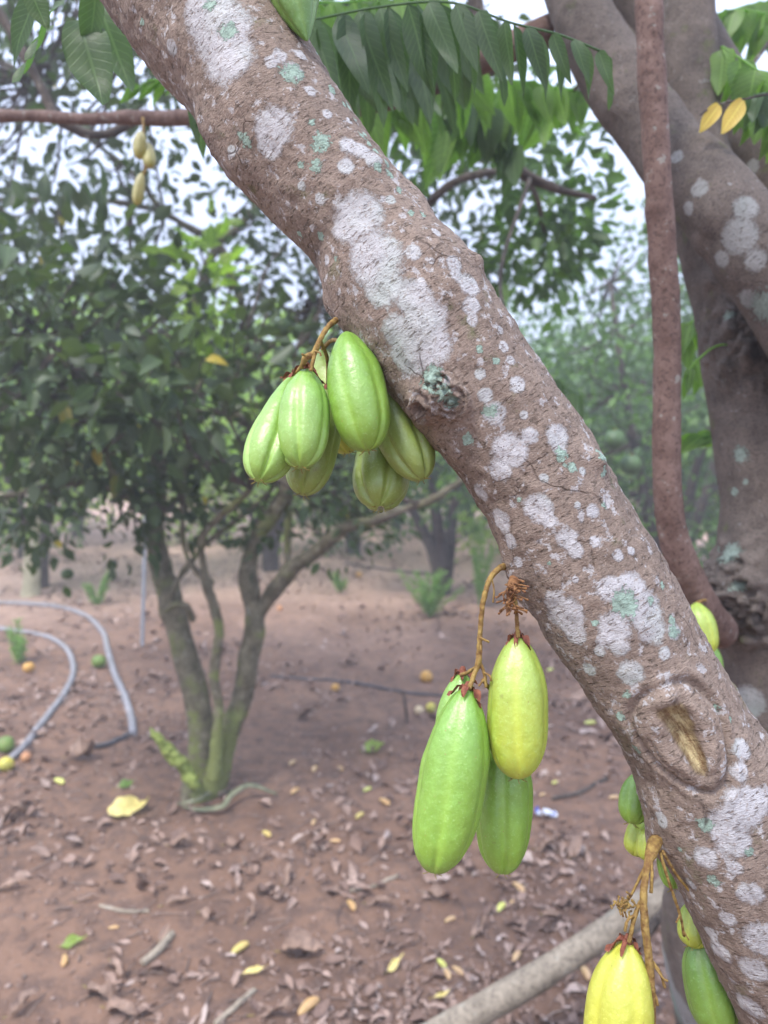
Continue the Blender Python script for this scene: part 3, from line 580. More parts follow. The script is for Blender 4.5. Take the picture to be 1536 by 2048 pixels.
stalk('fruit_stalk', [(1312, 1682, 14, .405), (1304, 1700, 13, .398), (1294, 1735, 7, .392), (1287, 1790, 7.5, .388), (1290, 1850, 8, .386), (1298, 1920, 8, .386), (1303, 2000, 8, .387), (1305, 2120, 7, .39)], twigs=tw, label='long orange brown branching fruit stalk at the bottom right')
rg = np.random.default_rng(8); parts = []
for i in range(60):
    x, y = 1246 + rg.normal(0, 8), 1812 + rg.normal(0, 8); p = P(x, y, .39); parts.append(tube_geo([(*p, .0004), (*(p + rg.normal(0, .0012, 3)), .0006)], 3, 5))
gg = merge(parts); build('flower_remains', gg[0], gg[1], M['stalk'], tree, uv=gg[2])

# ------------------------------------------------------------------ bilimbi fruits
FM = {
 'green': fruit_mat('fruit_green', (.165, .32, .040), (.22, .36, .042)),
 'fresh': fruit_mat('fruit_fresh_green', (.185, .345, .060), (.25, .385, .065)),
 'olive': fruit_mat('fruit_olive', (.18, .27, .055), (.235, .30, .060)),
 'lime': fruit_mat('fruit_lime', (.29, .40, .065), (.42, .46, .045)),
 'yellow': fruit_mat('fruit_yellow', (.46, .47, .060), (.46, .45, .045)),
 'dull': fruit_mat('fruit_dull_yellow', (.34, .29, .10), (.36, .32, .07)),
 'deep': fruit_mat('fruit_deep_green', (.10, .22, .028), (.17, .27, .035)),
}
def fruit(key, T, Bt, wpx, label, bow=0.0, top=.62, depth=.07, calyx=True, rot=None, seed=0, tipn=5, n=120, m=110, bend=(0, 0), group=None, rise=2.0):
    """T, Bt: (px,py,d) of the top and bottom ends"""
    a, b = P(*T), P(*Bt); L = np.linalg.norm(b - a); rad = wpx / 2 / FPX * (T[2] + Bt[2]) / 2
    ax = unit(b - a); vd = unit((a + b) / 2 - CAM); u = unit(np.cross(ax, vd)); v = np.cross(ax, u)
    rg = np.random.default_rng(seed + 100); rot = rg.uniform(0, 6.28) if rot is None else rot
    t = (1 - np.cos(np.linspace(0, math.pi, n))) / 2; th = np.linspace(0, 2 * math.pi, m, endpoint=False)
    body = (1 - np.abs(2 * t - 1) ** 3.2) ** .50
    skew = top + (1 - top) * np.sin(np.clip(t * rise, 0, 1) * math.pi / 2)
    prof = body * skew; prof = prof / prof.max()
    Tt, Th = np.meshgrid(t, th, indexing='ij')
    ang = Th + rot + .25 * (Tt - .5)
    g = (.5 + .5 * np.cos(5 * ang)) ** (3 + 5 * Tt)
    dep = depth * (.55 + 1.0 * Tt ** 2 + 1.6 * np.clip((Tt - .82) / .18, 0, 1)) + depth * .5 * np.clip((.12 - Tt) / .12, 0, 1)
    rr = rad * prof[:, None] * (1 - dep * g + .022 * np.cos(5 * ang + math.pi))
    bowv = (u * bow + v * bend[0]) * L
    c = a[None] + ax[None] * (t * L)[:, None] + bowv[None] * (np.sin(math.pi * t) - 0)[:, None]
    V = c[:, None] + (u[None, None] * np.cos(Th)[..., None] + v[None, None] * np.sin(Th)[..., None]) * rr[..., None]
    V = V.reshape(-1, 3); off = fbm(V * 55 + seed * 3.1, 3, seed) * .026 * rad * 2 + fbm(V * 190 + seed, 2, seed + 3) * .005 * rad * 2
    dirn = (u[None, None] * np.cos(Th)[..., None] + v[None, None] * np.sin(Th)[..., None]).reshape(-1, 3)
    V = V + dirn * (off * np.repeat(np.sin(math.pi * t) ** .5, m))[:, None]
    i = np.arange(n - 1)[:, None] * m; j = np.arange(m)[None]; F = np.stack([i + j, i + (j + 1) % m, i + m + (j + 1) % m, i + m + j], -1).reshape(-1, 4)
    UV = np.stack([Th.ravel() / 6.28, Tt.ravel()], -1)
    o = thing('bilimbi_fruit', label, 'fruit', a, group)
    build('skin', V, F, FM[key], o, uv=UV, col=np.stack([g.ravel() * (.4 + .6 * Tt.ravel())] * 2, -1))
    if calyx:
        B, Dd, Nn = [], [], []
        for k in range(5):
            an = rg.uniform(-.25, .25) + k * 1.2566 + .4; ra = u * math.cos(an) + v * math.sin(an)
            B.append(a - ax * .0006 + ra * .001); Dd.append(ra + ax * rg.uniform(.15, .6)); Nn.append(-ax + ra * .6)
        LL = rg.uniform(.0085, .0135, 5)
        Vc, Fc, Uc = leaves_geo(np.array(B), np.array(Dd), np.array(Nn), LL, LL * rg.uniform(.11, .19, 5), 7, droop=rg.uniform(.15, .55, 5), fold=.3, shape=.7, curl=1.0)
        Vd, Fd, Ud = tube_geo([(*(a - ax * .0035), .0012), (*(a - ax * .001), .0022), (*(a + ax * .0015), .0030)], 8, 10)
        q = merge([(Vc, Fc, Uc), (Vd, tri(Fd), Ud)]); cal = build('calyx', q[0], q[1], M['calyx'], o, uv=q[2])
    parts = []
    for k in range(tipn):
        an = k * 1.2566 + rg.uniform(-.4, .4); ra = u * math.cos(an) + v * math.sin(an); p = b - ax * .0012 + ra * .0018
        parts.append(tube_geo([(*p, .0003), (*(p + ax * .0016 + ra * .0012), .00026), (*(p + ax * .0024 + ra * .0034), .0002)], 6, 5))
    if parts:
        q = merge(parts); build('tip_bristles', q[0], q[1], M['bristle'], o, uv=q[2])
    return o
f1 = fruit('fresh', (588, 752, .425), (517, 962, .395), 104, 'leftmost fresh green bilimbi of the upper cluster, its ribbed tip turned forward', rise=1.3, bow=.02, top=.42, depth=.13, seed=1)
f2 = fruit('fresh', (614, 738, .410), (600, 936, .392), 103, 'bright green bilimbi beneath the orange stalk in the upper cluster', top=.55, depth=.10, seed=2, rot=1.9)
fruit('olive', (655, 775, .450), (604, 990, .430), 98, 'olive green bilimbi half hidden behind the second fruit of the upper cluster', top=.6, depth=.10, seed=3)
fruit('green', (692, 664, .412), (735, 902, .400), 117, 'biggest bilimbi of the upper cluster, tucked tight against the branch', top=.55, depth=.07, seed=4, calyx=False, rot=.5)
fruit('olive', (762, 722, .445), (845, 960, .425), 106, 'bilimbi of the upper cluster slanting right against the lichened branch', bow=-.03, top=.5, depth=.12, seed=5, calyx=False)
f6 = fruit('olive', (775, 850, .470), (757, 1016, .440), 114, 'lowest ribbed bilimbi of the upper cluster with a water drop at its tip', top=.6, depth=.14, seed=6, calyx=False)
fruit('lime', (640, 700, .485), (697, 906, .470), 96, 'yellow bilimbi peeping out behind the biggest fruit of the upper cluster', top=.6, seed=7, calyx=False)
fruit('fresh', (925, 1345, .425), (905, 1560, .420), 88, 'short green bilimbi mostly hidden at the back left of the middle cluster', top=.6, depth=.08, seed=8)
fruit('green', (935, 1376, .395), (866, 1745, .385), 134, 'longest glossy green bilimbi, hanging in front in the middle cluster', bow=.012, top=.66, depth=.06, seed=9, rot=2.1)
fruit('lime', (1036, 1272, .398), (1034, 1557, .392), 120, 'smooth yellow green bilimbi on the right of the middle cluster', bow=.0, top=.62, depth=.055, seed=10, rot=.9)
fruit('green', (1012, 1440, .432), (1004, 1747, .425), 112, 'green bilimbi hanging lowest behind the others in the middle cluster', top=.6, depth=.11, seed=11)
fruit('yellow', (1255, 1882, .392), (1222, 2190, .385), 132, 'ripe bright yellow bilimbi at the bottom edge', top=.62, depth=.09, seed=12, rot=.2)
fruit('green', (1278, 1545, .47), (1262, 1648, .46), 60, 'small green bilimbi peeping out left of the branch under the wound', seed=13, calyx=False)
fruit('lime', (1290, 1630, .48), (1268, 1712, .475), 54, 'small yellow green bilimbi behind the orange stalk base', seed=14, calyx=False, tipn=0)
fruit('lime', (1300, 1650, .46), (1292, 1722, .455), 44, 'tiny pale bilimbi close beside the orange stalk base', seed=15, calyx=False, tipn=0)
fruit('green', (1328, 1690, .46), (1350, 1778, .45), 46, 'slim green bilimbi slanting along the underside of the lower branch', seed=16, calyx=False)
fruit('lime', (1398, 1800, .46), (1382, 1895, .45), 66, 'stubby light green bilimbi by the lower branch above the dark green one', seed=17, depth=.09, calyx=False)
fruit('deep', (1400, 1862, .455), (1442, 2075, .445), 96, 'dark green bilimbi half behind the branch in the bottom right corner', bow=-.02, seed=18, top=.5, depth=.10, calyx=False)
fruit('deep', (614, 82, .405), (560, -130, .415), 122, 'dark ribbed green bilimbi with a pointed end over the branch at the top edge', seed=19, top=.22, rise=1.15, depth=.12, calyx=False, tipn=0)
fruit('lime', (1392, 1205, .80), (1412, 1310, .79), 60, 'pale bilimbi seen between the branch and the burl', seed=20, calyx=False)
fruit('green', (1418, 1285, .83), (1422, 1375, .82), 50, 'green bilimbi directly under the pale one beside the burl', seed=21, calyx=False)
gf = 'yellow bilimbi fruits on the bough at the upper left'
fruit('dull', (282, 262, 1.2), (278, 318, 1.2), 27, 'upper yellow fruit of three hanging under the reddish bough', seed=22, n=50, m=40, calyx=False, tipn=0, group=gf)
fruit('dull', (292, 285, 1.22), (300, 335, 1.2), 28, 'middle yellow fruit of three hanging under the reddish bough', seed=23, n=50, m=40, calyx=False, tipn=0, group=gf)
fruit('dull', (284, 345, 1.2), (273, 410, 1.2), 23, 'lowest yellow fruit of three hanging under the reddish bough', seed=24, n=50, m=40, calyx=False, tipn=0, group=gf)
tube('fruit_stalk', pix([(286, 236, 3, 1.22), (288, 270, 2, 1.21), (292, 330, 3, 1.2), (284, 360, 2, 1.2)]), 30, 8, M['stalk'], tree)
# short stalks and leaf twigs that tie hidden fruits and leaves to their boughs
for q in ([(1440, 1215, 4, .87), (1415, 1200, 3, .82), (1393, 1206, 3, .80)], [(1440, 1250, 4, .89), (1425, 1262, 3, .85), (1418, 1286, 3, .83)], [(1330, 1520, 5, .43), (1300, 1525, 4, .46), (1278, 1546, 4, .47)], [(1340, 1590, 5, .43), (1310, 1605, 4, .47), (1290, 1632, 4, .48)], [(1345, 1610, 5, .43), (1318, 1625, 4, .455), (1300, 1651, 4, .46)],
          [(1380, 1660, 5, .43), (1345, 1670, 4, .46), (1328, 1691, 4, .46)], [(1440, 1760, 5, .43), (1412, 1775, 4, .46), (1398, 1802, 4, .46)], [(1460, 1820, 5, .43), (1420, 1840, 4, .455), (1400, 1864, 4, .455)], [(770, 700, 5, .43), (766, 710, 4, .445), (762, 724, 4, .445)], [(690, 690, 5, .42), (665, 680, 4, .46), (642, 702, 4, .485)], [(760, 740, 5, .44), (780, 800, 4, .46), (776, 852, 4, .47)], [(640, 680, 4, .40), (655, 720, 4, .43), (656, 776, 4, .45)], [(966, 1360, 4, .395), (995, 1400, 4, .42), (1012, 1442, 4, .432)]):
    V_, F_, U_ = tube_geo(pix(q), 18, 8); build('fruit_stalk', V_, F_, M['stalk'], tree, uv=U_)
for q in ([(540, 40, 4, .46), (570, 50, 3, .56), (600, 45, 3, .68)], [(560, 60, 4, .46), (600, 65, 3, .7), (640, 60, 3, .95)], [(560, 110, 4, .46), (640, 100, 3, .9), (700, 110, 3, 1.2)], [(440, 120, 4, .46), (430, 130, 3, .8), (420, 140, 3, 1.1)], [(440, 150, 4, .46), (430, 150, 3, .6), (420, 150, 3, .75)], [(300, -140, 5, .47), (320, -120, 3, .55), (330, -110, 3, .60)],
          [(1560, 350, 4, 1.02), (1620, 260, 4, .95), (1640, 180, 3, .9)], [(1520, 330, 4, 1.04), (1600, 240, 4, .95), (1600, 170, 3, .85)], [(1500, 250, 5, 1.06), (1600, 150, 4, 1.15), (1620, 60, 3, 1.3)], [(1560, 400, 4, .82), (1640, 320, 3, .84), (1640, 230, 3, .85)], [(1450, 200, 5, 1.1), (1540, 80, 4, 1.3), (1580, 0, 3, 1.5)], [(1460, 640, 4, .92), (1440, 630, 3, 1.05), (1420, 620, 3, 1.15)], [(1500, 900, 4, .93), (1490, 870, 3, 1.0), (1470, 862, 3, 1.1)], [(1180, 120, 5, .96), (1160, 170, 4, 1.2), (1130, 190, 3, 1.5)], [(1170, 100, 5, .96), (1180, 160, 4, 1.15), (1160, 180, 3, 1.3)], [(1060, 355, 5, 1.85), (1000, 560, 4, 1.6), (1060, 740, 3, 1.4)]):
    V_, F_, U_ = tube_geo(pix(q), 18, 6); build('leaf_twig', V_, F_, M['dark_bark'], tree, uv=U_)
# water drop
s = NT('water'); s.b.inputs['Transmission Weight'].default_value = 1; s.b.inputs['IOR'].default_value = 1.33; s.b.inputs['Roughness'].default_value = .02
p = P(762, 1012, .438); tt = np.linspace(0, 1, 14); prof = [(*(p + np.array([0, 0, -.0042 * a])), .0019 * (math.sin(math.pi * min(1, a ** .8 * .98 + .02)) ** .6 + .02)) for a in tt]
tube('water_drop', prof, 30, 20, s.m, f6)

# ------------------------------------------------------------------ citrus tree (middle ground)
b0 = G(400, 1585); DY = b0 @ FW - CAM @ FW
citrus = thing('citrus_tree', 'mossy multi-stemmed citrus tree standing left of the fruit clusters', 'tree', (b0[0], b0[1], 0))
dC = 3.15
nodes = []
def limb(name, pts, mat='citrus_bark', m=22, parent=None, amp=.012, lab=None):
    q = np.array(pix(pts, .80)); k_ = len(q); q = spline(q, 4 * k_); q[:, :3] += np.stack([fbm(q[:, :3] * 5 + j * 7, 2, 60 + j) for j in range(3)], -1) * .022 * np.clip(np.arange(4 * k_) / 8, 0, 1)[:, None]
    q[:, 3] *= 1 + .14 * fbm(q[:, :3] * 8, 2, 66)
    V, F, U = tube_geo(q, 14 * k_, m, lambda V: amp * .6 * fbm(V * 9, 3, 11) + amp * .5 * fbm(V * 40, 3, 12)); fd = np.zeros(len(V))
    for x_, y_, r_ in ((470, 1450, 40), (455, 1500, 50), (440, 1550, 48), (420, 1590, 45), (372, 1440, 28), (368, 1500, 34), (378, 1550, 36), (350, 1240, 14), (490, 1120, 22), (430, 1480, 18), (432, 1350, 14)):
        fd = np.maximum(fd, 1 - .5 * np.linalg.norm(V - P(x_, y_, dC - .10), axis=1) / (r_ / FPX * dC))
    o = build(name, V, F, M[mat], parent or citrus, uv=U, col=np.stack([np.clip(fd, 0, 1)] * 2, -1))
    nodes.extend([np.array(v[:3]) for v in spline(q, 14)]); 
    if lab: o['label'] = lab
    return o
limb('trunk', [(402, 1640, 60, dC), (400, 1590, 48, dC), (398, 1530, 34, dC), (396, 1450, 33, dC), (385, 1380, 33, dC), (365, 1290, 33, dC + .02), (338, 1200, 28, dC + .05), (320, 1130, 26, dC + .08), (312, 1060, 25, dC + .1), (312, 980, 25, dC + .1), (325, 900, 22, dC + .1), (350, 800, 18, dC + .15), (380, 650, 14, dC + .2), (430, 490, 11, dC + .3)], m=36)
limb('stem', [(430, 1560, 18, dC - .1), (433, 1480, 14, dC - .1), (430, 1400, 13, dC - .1), (425, 1340, 13, dC - .1), (436, 1270, 12, dC - .1), (428, 1210, 12, dC - .1), (405, 1150, 10, dC - .12), (400, 1090, 9, dC - .15), (430, 1040, 8, dC - .2), (500, 980, 7, dC - .3)])
limb('stem', [(402, 1600, 45, dC + .02), (425, 1560, 36, dC), (448, 1490, 31, dC), (470, 1420, 28, dC), (495, 1320, 26, dC), (508, 1250, 26, dC), (500, 1190, 23, dC), (494, 1130, 21, dC), (510, 1070, 20, dC), (545, 1020, 19, dC), (570, 960, 17, dC), (540, 880, 15, dC + .1), (470, 820, 13, dC + .2), (470, 740, 12, dC + .25), (492, 660, 12, dC + .3), (470, 570, 10, dC + .3), (432, 490, 9, dC + .3), (330, 430, 8, dC + .2), (180, 395, 7, dC + .1), (-20, 402, 6, dC)], m=32)
limb('branch', [(505, 1260, 18, dC), (535, 1200, 18, dC), (585, 1140, 19, dC - .05), (640, 1095, 17, dC - .1), (700, 1055, 14, dC - .15), (775, 1030, 12, dC - .2), (860, 1000, 9, dC - .3), (930, 960, 7, dC - .3)])
limb('branch', [(578, 1150, 9, dC), (572, 1080, 8, dC), (574, 1010, 8, dC), (585, 900, 6, dC)])
limb('branch', [(313, 1030, 15, dC + .08), (275, 1000, 14, dC), (235, 960, 14, dC - .1), (215, 900, 13, dC - .15), (205, 830, 12, dC - .2), (170, 770, 11, dC - .25), (130, 720, 9, dC - .3), (60, 650, 7, dC - .3)], lab='yellow green mossy side branch')
limb('branch', [(290, 1010, 9, dC), (180, 968, 8, dC), (80, 975, 7, dC - .1), (-30, 1000, 6, dC - .1)])
limb('branch', [(425, 1170, 8, dC - .1), (370, 1110, 7, dC - .1), (365, 1000, 7, dC - .1), (372, 900, 6, dC - .1), (400, 760, 5, dC)])
limb('branch', [(355, 1210, 7, dC), (345, 1180, 7, dC - .05), (400, 1100, 6, dC), (480, 1030, 6, dC), (560, 960, 5, dC)])
limb('branch', [(432, 492, 9, dC + .3), (500, 430, 9, dC + .35), (540, 370, 7, dC + .4), (560, 250, 6, dC + .4)])
limb('branch', [(472, 740, 8, dC + .2), (540, 690, 7, dC + .3), (620, 600, 6, dC + .4)])
limb('branch', [(330, 430, 6, dC + .2), (250, 330, 6, dC + .2), (150, 250, 5, dC + .1), (60, 150, 4, dC)])
limb('branch', [(385, 1240, 9, dC - .05), (375, 1215, 10, dC - .1), (352, 1210, 9, dC - .1), (330, 1225, 7, dC - .08)])
limb('stub', [(395, 1575, 15, dC - .12), (355, 1520, 13, dC - .15), (300, 1463, 7, dC - .2)], 'moss', amp=.03, lab='short mossy stub leaning left at the foot')
rg = np.random.default_rng(44); fb = []
for k in range(34):
    x_, y_ = rg.uniform(60, 680), rg.uniform(640, 1010); a = rg.uniform(-2.6, -.4); L_ = rg.uniform(90, 240); d_ = dC + rg.uniform(-.3, .3); q = [(x_, y_, 4.2, d_)]
    for j in (1, 2, 3): a += rg.normal(0, .35); q.append((q[-1][0] + L_ / 3 * math.cos(a), q[-1][1] + L_ / 3 * math.sin(a), 4.2 - j, d_))
    fb.append(tube_geo(pix(q), 14, 6))
g = merge(fb); build('fine_branches', g[0], g[1], M['dark_bark'], citrus, uv=g[2])
nd = np.array([n for n in nodes if n[2] > 1.25])
ccen = P(310, 470, 3.5)
allc = []
for cen, rad, ncl, per, L, sp, sd, kw in [((ccen[0], ccen[1] + .1, 2.88), (1.8, 1.0, 1.18), 235, 30, .072, .10, 11, {}), (P(230, 790, 3.0), (.85, .5, .40), 38, 18, .09, .11, 12, {}), (P(560, 930, 3.2), (.6, .4, .18), 20, 16, .075, .09, 13, {}), (P(80, 700, 2.7), (.5, .4, .45), 36, 22, .095, .12, 14, {}), (P(150, 1000, 3.1), (.6, .3, .14), 26, 17, .065, .08, 15, {}), (P(600, 1030, 3.1), (.45, .25, .14), 16, 14, .06, .06, 16, {}), (P(380, 780, 2.5), (.35, .3, .12), 12, 16, .10, .09, 17, {})]:
    allc.append(crown_geo(cen, rad, ncl, per, L, sp, sd, **kw))
g = merge([a[1] for a in allc]); build('crown', g[0], g[1], M['leaf_citrus'], citrus, uv=g[2])
tw = twigs_geo(np.vstack([a[0] for a in allc]), nd, .008, .003, np.random.default_rng(4)); build('twigs', tw[0], tw[1], M['dark_bark'], citrus, uv=tw[2])
# bright young leaves inside the crown
c, g = crown_geo(P(405, 590, 3.0), (.10, .1, .28), 9, 9, .10, .05, 33); build('young_leaves', g[0], g[1], M['leaf_bright'], citrus, uv=g[2])

# hanging and fallen round fruits
def skin_round(name, c1, c2):
    s = NT(name); co = s.coord(); c = s.mix(s.ramp(s.noise(co, 14, 4), [(.4, 0.0), (.6, 1.0)]), c1, c2); return s.fin(c, .45, s.bump(s.vor(co, 420), .35, .001), .4)
RM = {'green': skin_round('citrus_green', (.10, .17, .035), (.16, .24, .05)), 'orange': skin_round('citrus_orange', (.58, .31, .06), (.48, .27, .07)), 'yellow': skin_round('citrus_yellow', (.62, .52, .07), (.40, .38, .08)), 'red': skin_round('citrus_red', (.45, .19, .08), (.50, .26, .13)), 'dark': skin_round('citrus_dark', (.045, .085, .025), (.07, .12, .035)), 'tan': skin_round('citrus_tan', (.55, .42, .24), (.65, .52, .33))}
def ball(px_, py_, rpx, key, label, d=None, group=None, name='citrus_fruit'):
    if d is None:
        c = G(px_, py_ + rpx * .5, 0); dd = (c - CAM) @ FW; r = rpx / FPX * dd; c = G(px_, py_, r * .8); c[2] = r * .88 + float(gz(c[0], c[1]))
    else: c = P(px_, py_, d); r = rpx / FPX * d
    t = np.linspace(0.02, math.pi - .02, 22); th = np.linspace(0, 2 * math.pi, 28, endpoint=False); A, B = np.meshgrid(t, th, indexing='ij')
    rr = r * (1 - .05 * np.exp(-(A / .25) ** 2) * 2 - .04 * np.exp(-((A - math.pi) / .3) ** 2)); tl = RNG.normal(0, .6, 2)
    V = np.stack([rr * np.sin(A) * np.cos(B), rr * np.sin(A) * np.sin(B), rr * np.cos(A) * .94], -1).reshape(-1, 3)
    if d is None:
        cx, sx = math.cos(tl[0] + .6), math.sin(tl[0] + .6); V = V @ np.array([[1, 0, 0], [0, cx, -sx], [0, sx, cx]]).T
    V = V + unit(V) * (fbm(V * 30, 2, int(px_)) * r * .05)[:, None] + c
    i = np.arange(21)[:, None] * 28; j = np.arange(28)[None]; F = np.stack([i + j, i + 28 + j, i + 28 + (j + 1) % 28, i + (j + 1) % 28], -1).reshape(-1, 4)
    o = thing(name, label, 'fruit', c, group); build('peel', V, F, RM[key], o)
    top = V[0]; st = tube_geo([(*top, r * .10), (*(top + unit((V[0] - c)[None])[0] * r * .16), r * .12)], 4, 8); build('stem_end', st[0], st[1], M['bristle'], o)
    return o
gr = 'citrus fruits fallen on the soil'
ball(58, 1344, 11, 'orange', 'orange citrus fruit on the soil at the left, between the hoses', group=gr)
ball(198, 1328, 14, 'green', 'dark green citrus fruit lying inside the curve of the grey hose', group=gr)
ball(12, 1494, 17, 'green', 'green citrus fruit at the left edge beside the hose', group=gr)
ball(13, 1531, 15, 'yellow', 'yellow citrus fruit at the left edge just below the green one', group=gr)
ball(52, 1514, 10, 'red', 'small reddish orange citrus fruit near the left edge below the hose', group=gr)
ball(853, 1358, 12, 'orange', 'round orange citrus fruit on the soil left of the middle cluster', group=gr)
ball(862, 1421, 10, 'yellow', 'small yellow citrus fruit on the soil beside the green fruit cluster', group=gr)
ball(838, 1426, 9, 'tan', 'pale tan shrivelled citrus fruit left of the small yellow one', group=gr)
ball(671, 1378, 8, 'orange', 'small orange citrus fruit next to the black drip line', group=gr)
ball(560, 1218, 6, 'red', 'tiny reddish citrus fruit on the soil behind the forked stem', group=gr)
ball(718, 1148, 6, 'orange', 'tiny orange citrus fruit far off on the pink soil', group=gr)
gh = 'unripe citrus fruits hanging in the trees'
for x, y, r, d, lb in [(565, 655, 20, 3.3, 'dark round citrus fruit hanging just left of the upper stalk'), (598, 663, 17, 3.35, 'second dark citrus fruit hanging left of the upper stalk, nearer to it'), (540, 1252, 0, 0, ''), (224, 1130, 11, 3.2, 'dark citrus fruit on a drooping twig left of the mossy stems'), (135, 1148, 12, 3.2, 'dark citrus fruit drooping low beside the pale young trunk'),
                       (438, 1210, 0, 0, ''), (100, 790, 20, 3.0, 'grey green citrus fruit in the shade of the left crown'), (1228, 880, 22, 4.6, 'dark citrus fruit hanging beyond the branch near the reddish shoot'), (1262, 930, 22, 4.7, 'lower dark citrus fruit hanging close to the reddish shoot')]:
    if r: ball(x, y, r, 'dark', lb, d, gh)

# ------------------------------------------------------------------ background trees
def bgtree(x, y, hgt, rad, label, mat, seed, nclump=150, per=34, L=.10, low=.9, group='orchard trees in the rows behind', trunk='dark_bark'):
    rg = np.random.default_rng(seed); z0 = float(gz(x, y)); o = thing('orchard_tree', label, 'tree', (x, y, z0), group); nodes = []
    tr = []
    for k in range(4):
        a = k * 1.57 + rg.uniform(-.5, .5); q = [(x, y, z0 - .1, .085), (x + .08 * math.cos(a), y + .08 * math.sin(a), z0 + .4, .06)]
        for t in (.35, .6, .85): q.append((x + rad * t * .7 * math.cos(a) + rg.normal(0, .1), y + rad * t * .7 * math.sin(a) + rg.normal(0, .1), z0 + low * .6 + (hgt - low) * t, .05 * (1.1 - t)))
        tr.append(tube_geo(q, 26, 10, lambda V: .012 * fbm(V * 8, 3, seed))); nodes += [np.array(v[:3]) for v in spline(q, 8)[3:]]
    g = merge(tr); build('trunk', g[0], g[1], M[trunk], o, uv=g[2])
    c, g = crown_geo((x, y, z0 + (hgt + low) / 2), (rad, rad, (hgt - low) / 2), nclump, per, L, .15 * rad / 1.4, seed)
    build('crown', g[0], g[1], M[mat], o, uv=g[2])
    g = twigs_geo(c, np.array(nodes), .010, .004, rg, 4); build('twigs', g[0], g[1], M[trunk], o, uv=g[2])
    return o
t2 = G(862, 1190)
bgtree(t2[0] + .1, t2[1], 2.75, 1.15, 'small orchard tree standing behind the gap between the two fruit clusters', 'leaf_citrus2', 51, 120, 34, low=.75)
bgtree(2.3, 5.9, 3.3, 1.25, 'dense dark orchard tree seen between the branch and the reddish shoot', 'leaf_citrus2', 52, 200, 34, low=.35, L=.08)
bgtree(-3.5, 7.4, 2.9, 1.5, 'light green orchard tree behind the pale young trunk at the left', 'leaf_bright', 53, 140, 30, low=.8)
bgtree(-1.3, 8.4, 2.9, 1.7, 'light green orchard tree in the second row behind the mossy stems', 'leaf_bright', 54, 150, 30, low=.7, L=.11)
bgtree(3.9, 8.5, 3.0, 1.6, 'orchard tree in the second row beyond the right hand trunk', 'leaf_citrus2', 55, 200, 38, low=.8, L=.11)
bgtree(1.3, 11.5, 3.1, 1.9, 'far orchard tree below the open patch of sky', 'leaf_citrus2', 56, 170, 34, low=.9, L=.13)
bgtree(-4.8, 11.5, 3.8, 2.2, 'far orchard tree at the left edge', 'leaf_citrus2', 57, 190, 36, low=1.0, L=.13)
bgtree(-1.0, 14.5, 3.3, 2.3, 'far orchard tree straight behind the citrus stems', 'leaf_citrus2', 58, 190, 36, low=.9, L=.14)
bgtree(5.5, 14.0, 3.4, 2.3, 'far orchard tree at the right behind the trunk', 'leaf_citrus2', 59, 190, 36, low=.9, L=.14)
bgtree(-2.3, 10.5, 1.7, 1.3, 'low bright green bush beyond the soil at the left', 'leaf_bright', 60, 90, 26, low=.1, L=.10, group='low bushes beyond the soil')
bgtree(.2, 12.5, 1.8, 1.5, 'low bright green bush far behind the upper fruit cluster', 'leaf_bright', 62, 90, 26, low=.1, L=.12, group='low bushes beyond the soil')
bgtree(3.0, 9.5, 1.7, 1.2, 'low bright green bush seen between the branch and the right trunk', 'leaf_bright', 63, 90, 26, low=.1, L=.10, group='low bushes beyond the soil')
bgtree(-.4, 9.6, 2.0, 1.2, 'low leafy bush closing the view right behind the mossy stems', 'leaf_citrus2', 64, 90, 28, low=.1, L=.10, group='low bushes beyond the soil')
bgtree(1.6, 9.0, 2.0, 1.1, 'low leafy bush right of the small orchard tree, just left of the branch', 'leaf_bright', 65, 90, 28, low=.1, L=.10, group='low bushes beyond the soil')
bgtree(-4.6, 9.4, 1.8, 1.2, 'low leafy bush at the left edge beyond the pale young trunk', 'leaf_citrus2', 66, 80, 28, low=.1, L=.10, group='low bushes beyond the soil')
# far wood: reads as one mass
parts = []
for k in range(26):
    x = -24 + k * 2.1 + random.uniform(-.6, .6); y = 22 + random.uniform(-3, 5); c, g = crown_geo((x, y, 2.0), (2.0, 1.6, 1.9 + random.uniform(-.4, .5)), 60, 26, .24, .35, 200 + k); parts.append(g)
g = merge(parts); o = build('far_trees', g[0], g[1], M['leaf_bright'], None, uv=g[2]); tag(o, 'bright green belt of far trees beyond the bare soil', 'trees', kind='stuff')

# pale young trunk, pipe, weeds
yb = G(62, 1192); o = thing('young_tree', 'young tree with a pale whitewashed trunk at the left', 'tree', (yb[0], yb[1], 0)); dy = (yb - CAM) @ FW
tube('trunk', [(*P(62, 1215, dy), .13), (*P(62, 1185, dy), .085), (*P(64, 1100, dy), .072), (*P(66, 1020, dy), .062), (*P(70, 950, dy), .055), (*P(72, 800, dy), .04)], 60, 20, M['pale_bark'], o, lambda V: .012 * fbm(V * 9, 3, 4))
c, g = crown_geo(P(80, 820, dy), (.9, .8, .5), 50, 26, .10, .13, 61); build('crown', g[0], g[1], M['leaf_citrus2'], o, uv=g[2])
M['pole'] = plain_bark('pole_wood', (.20, .165, .125), (.38, .32, .245), scale=16, bumpd=.006)
M['pvc'] = simple('grey_plastic', (.24, .25, .28), (.32, .34, .37), 20, .5, .1, .001, .4)
M['hose'] = simple('hose_plastic', (.17, .165, .17), (.30, .29, .31), 30, .55, .3, .001, .4)
M['black_pipe'] = simple('black_pipe', (.035, .035, .040), (.08, .075, .08), 30, .5, .2, .001, .4)
pb = G(288, 1295); o = thing('plastic_pipe', 'thin grey plastic pipe standing upright beside the left stem', 'pipe', (pb[0], pb[1], 0)); dp = (pb - CAM) @ FW
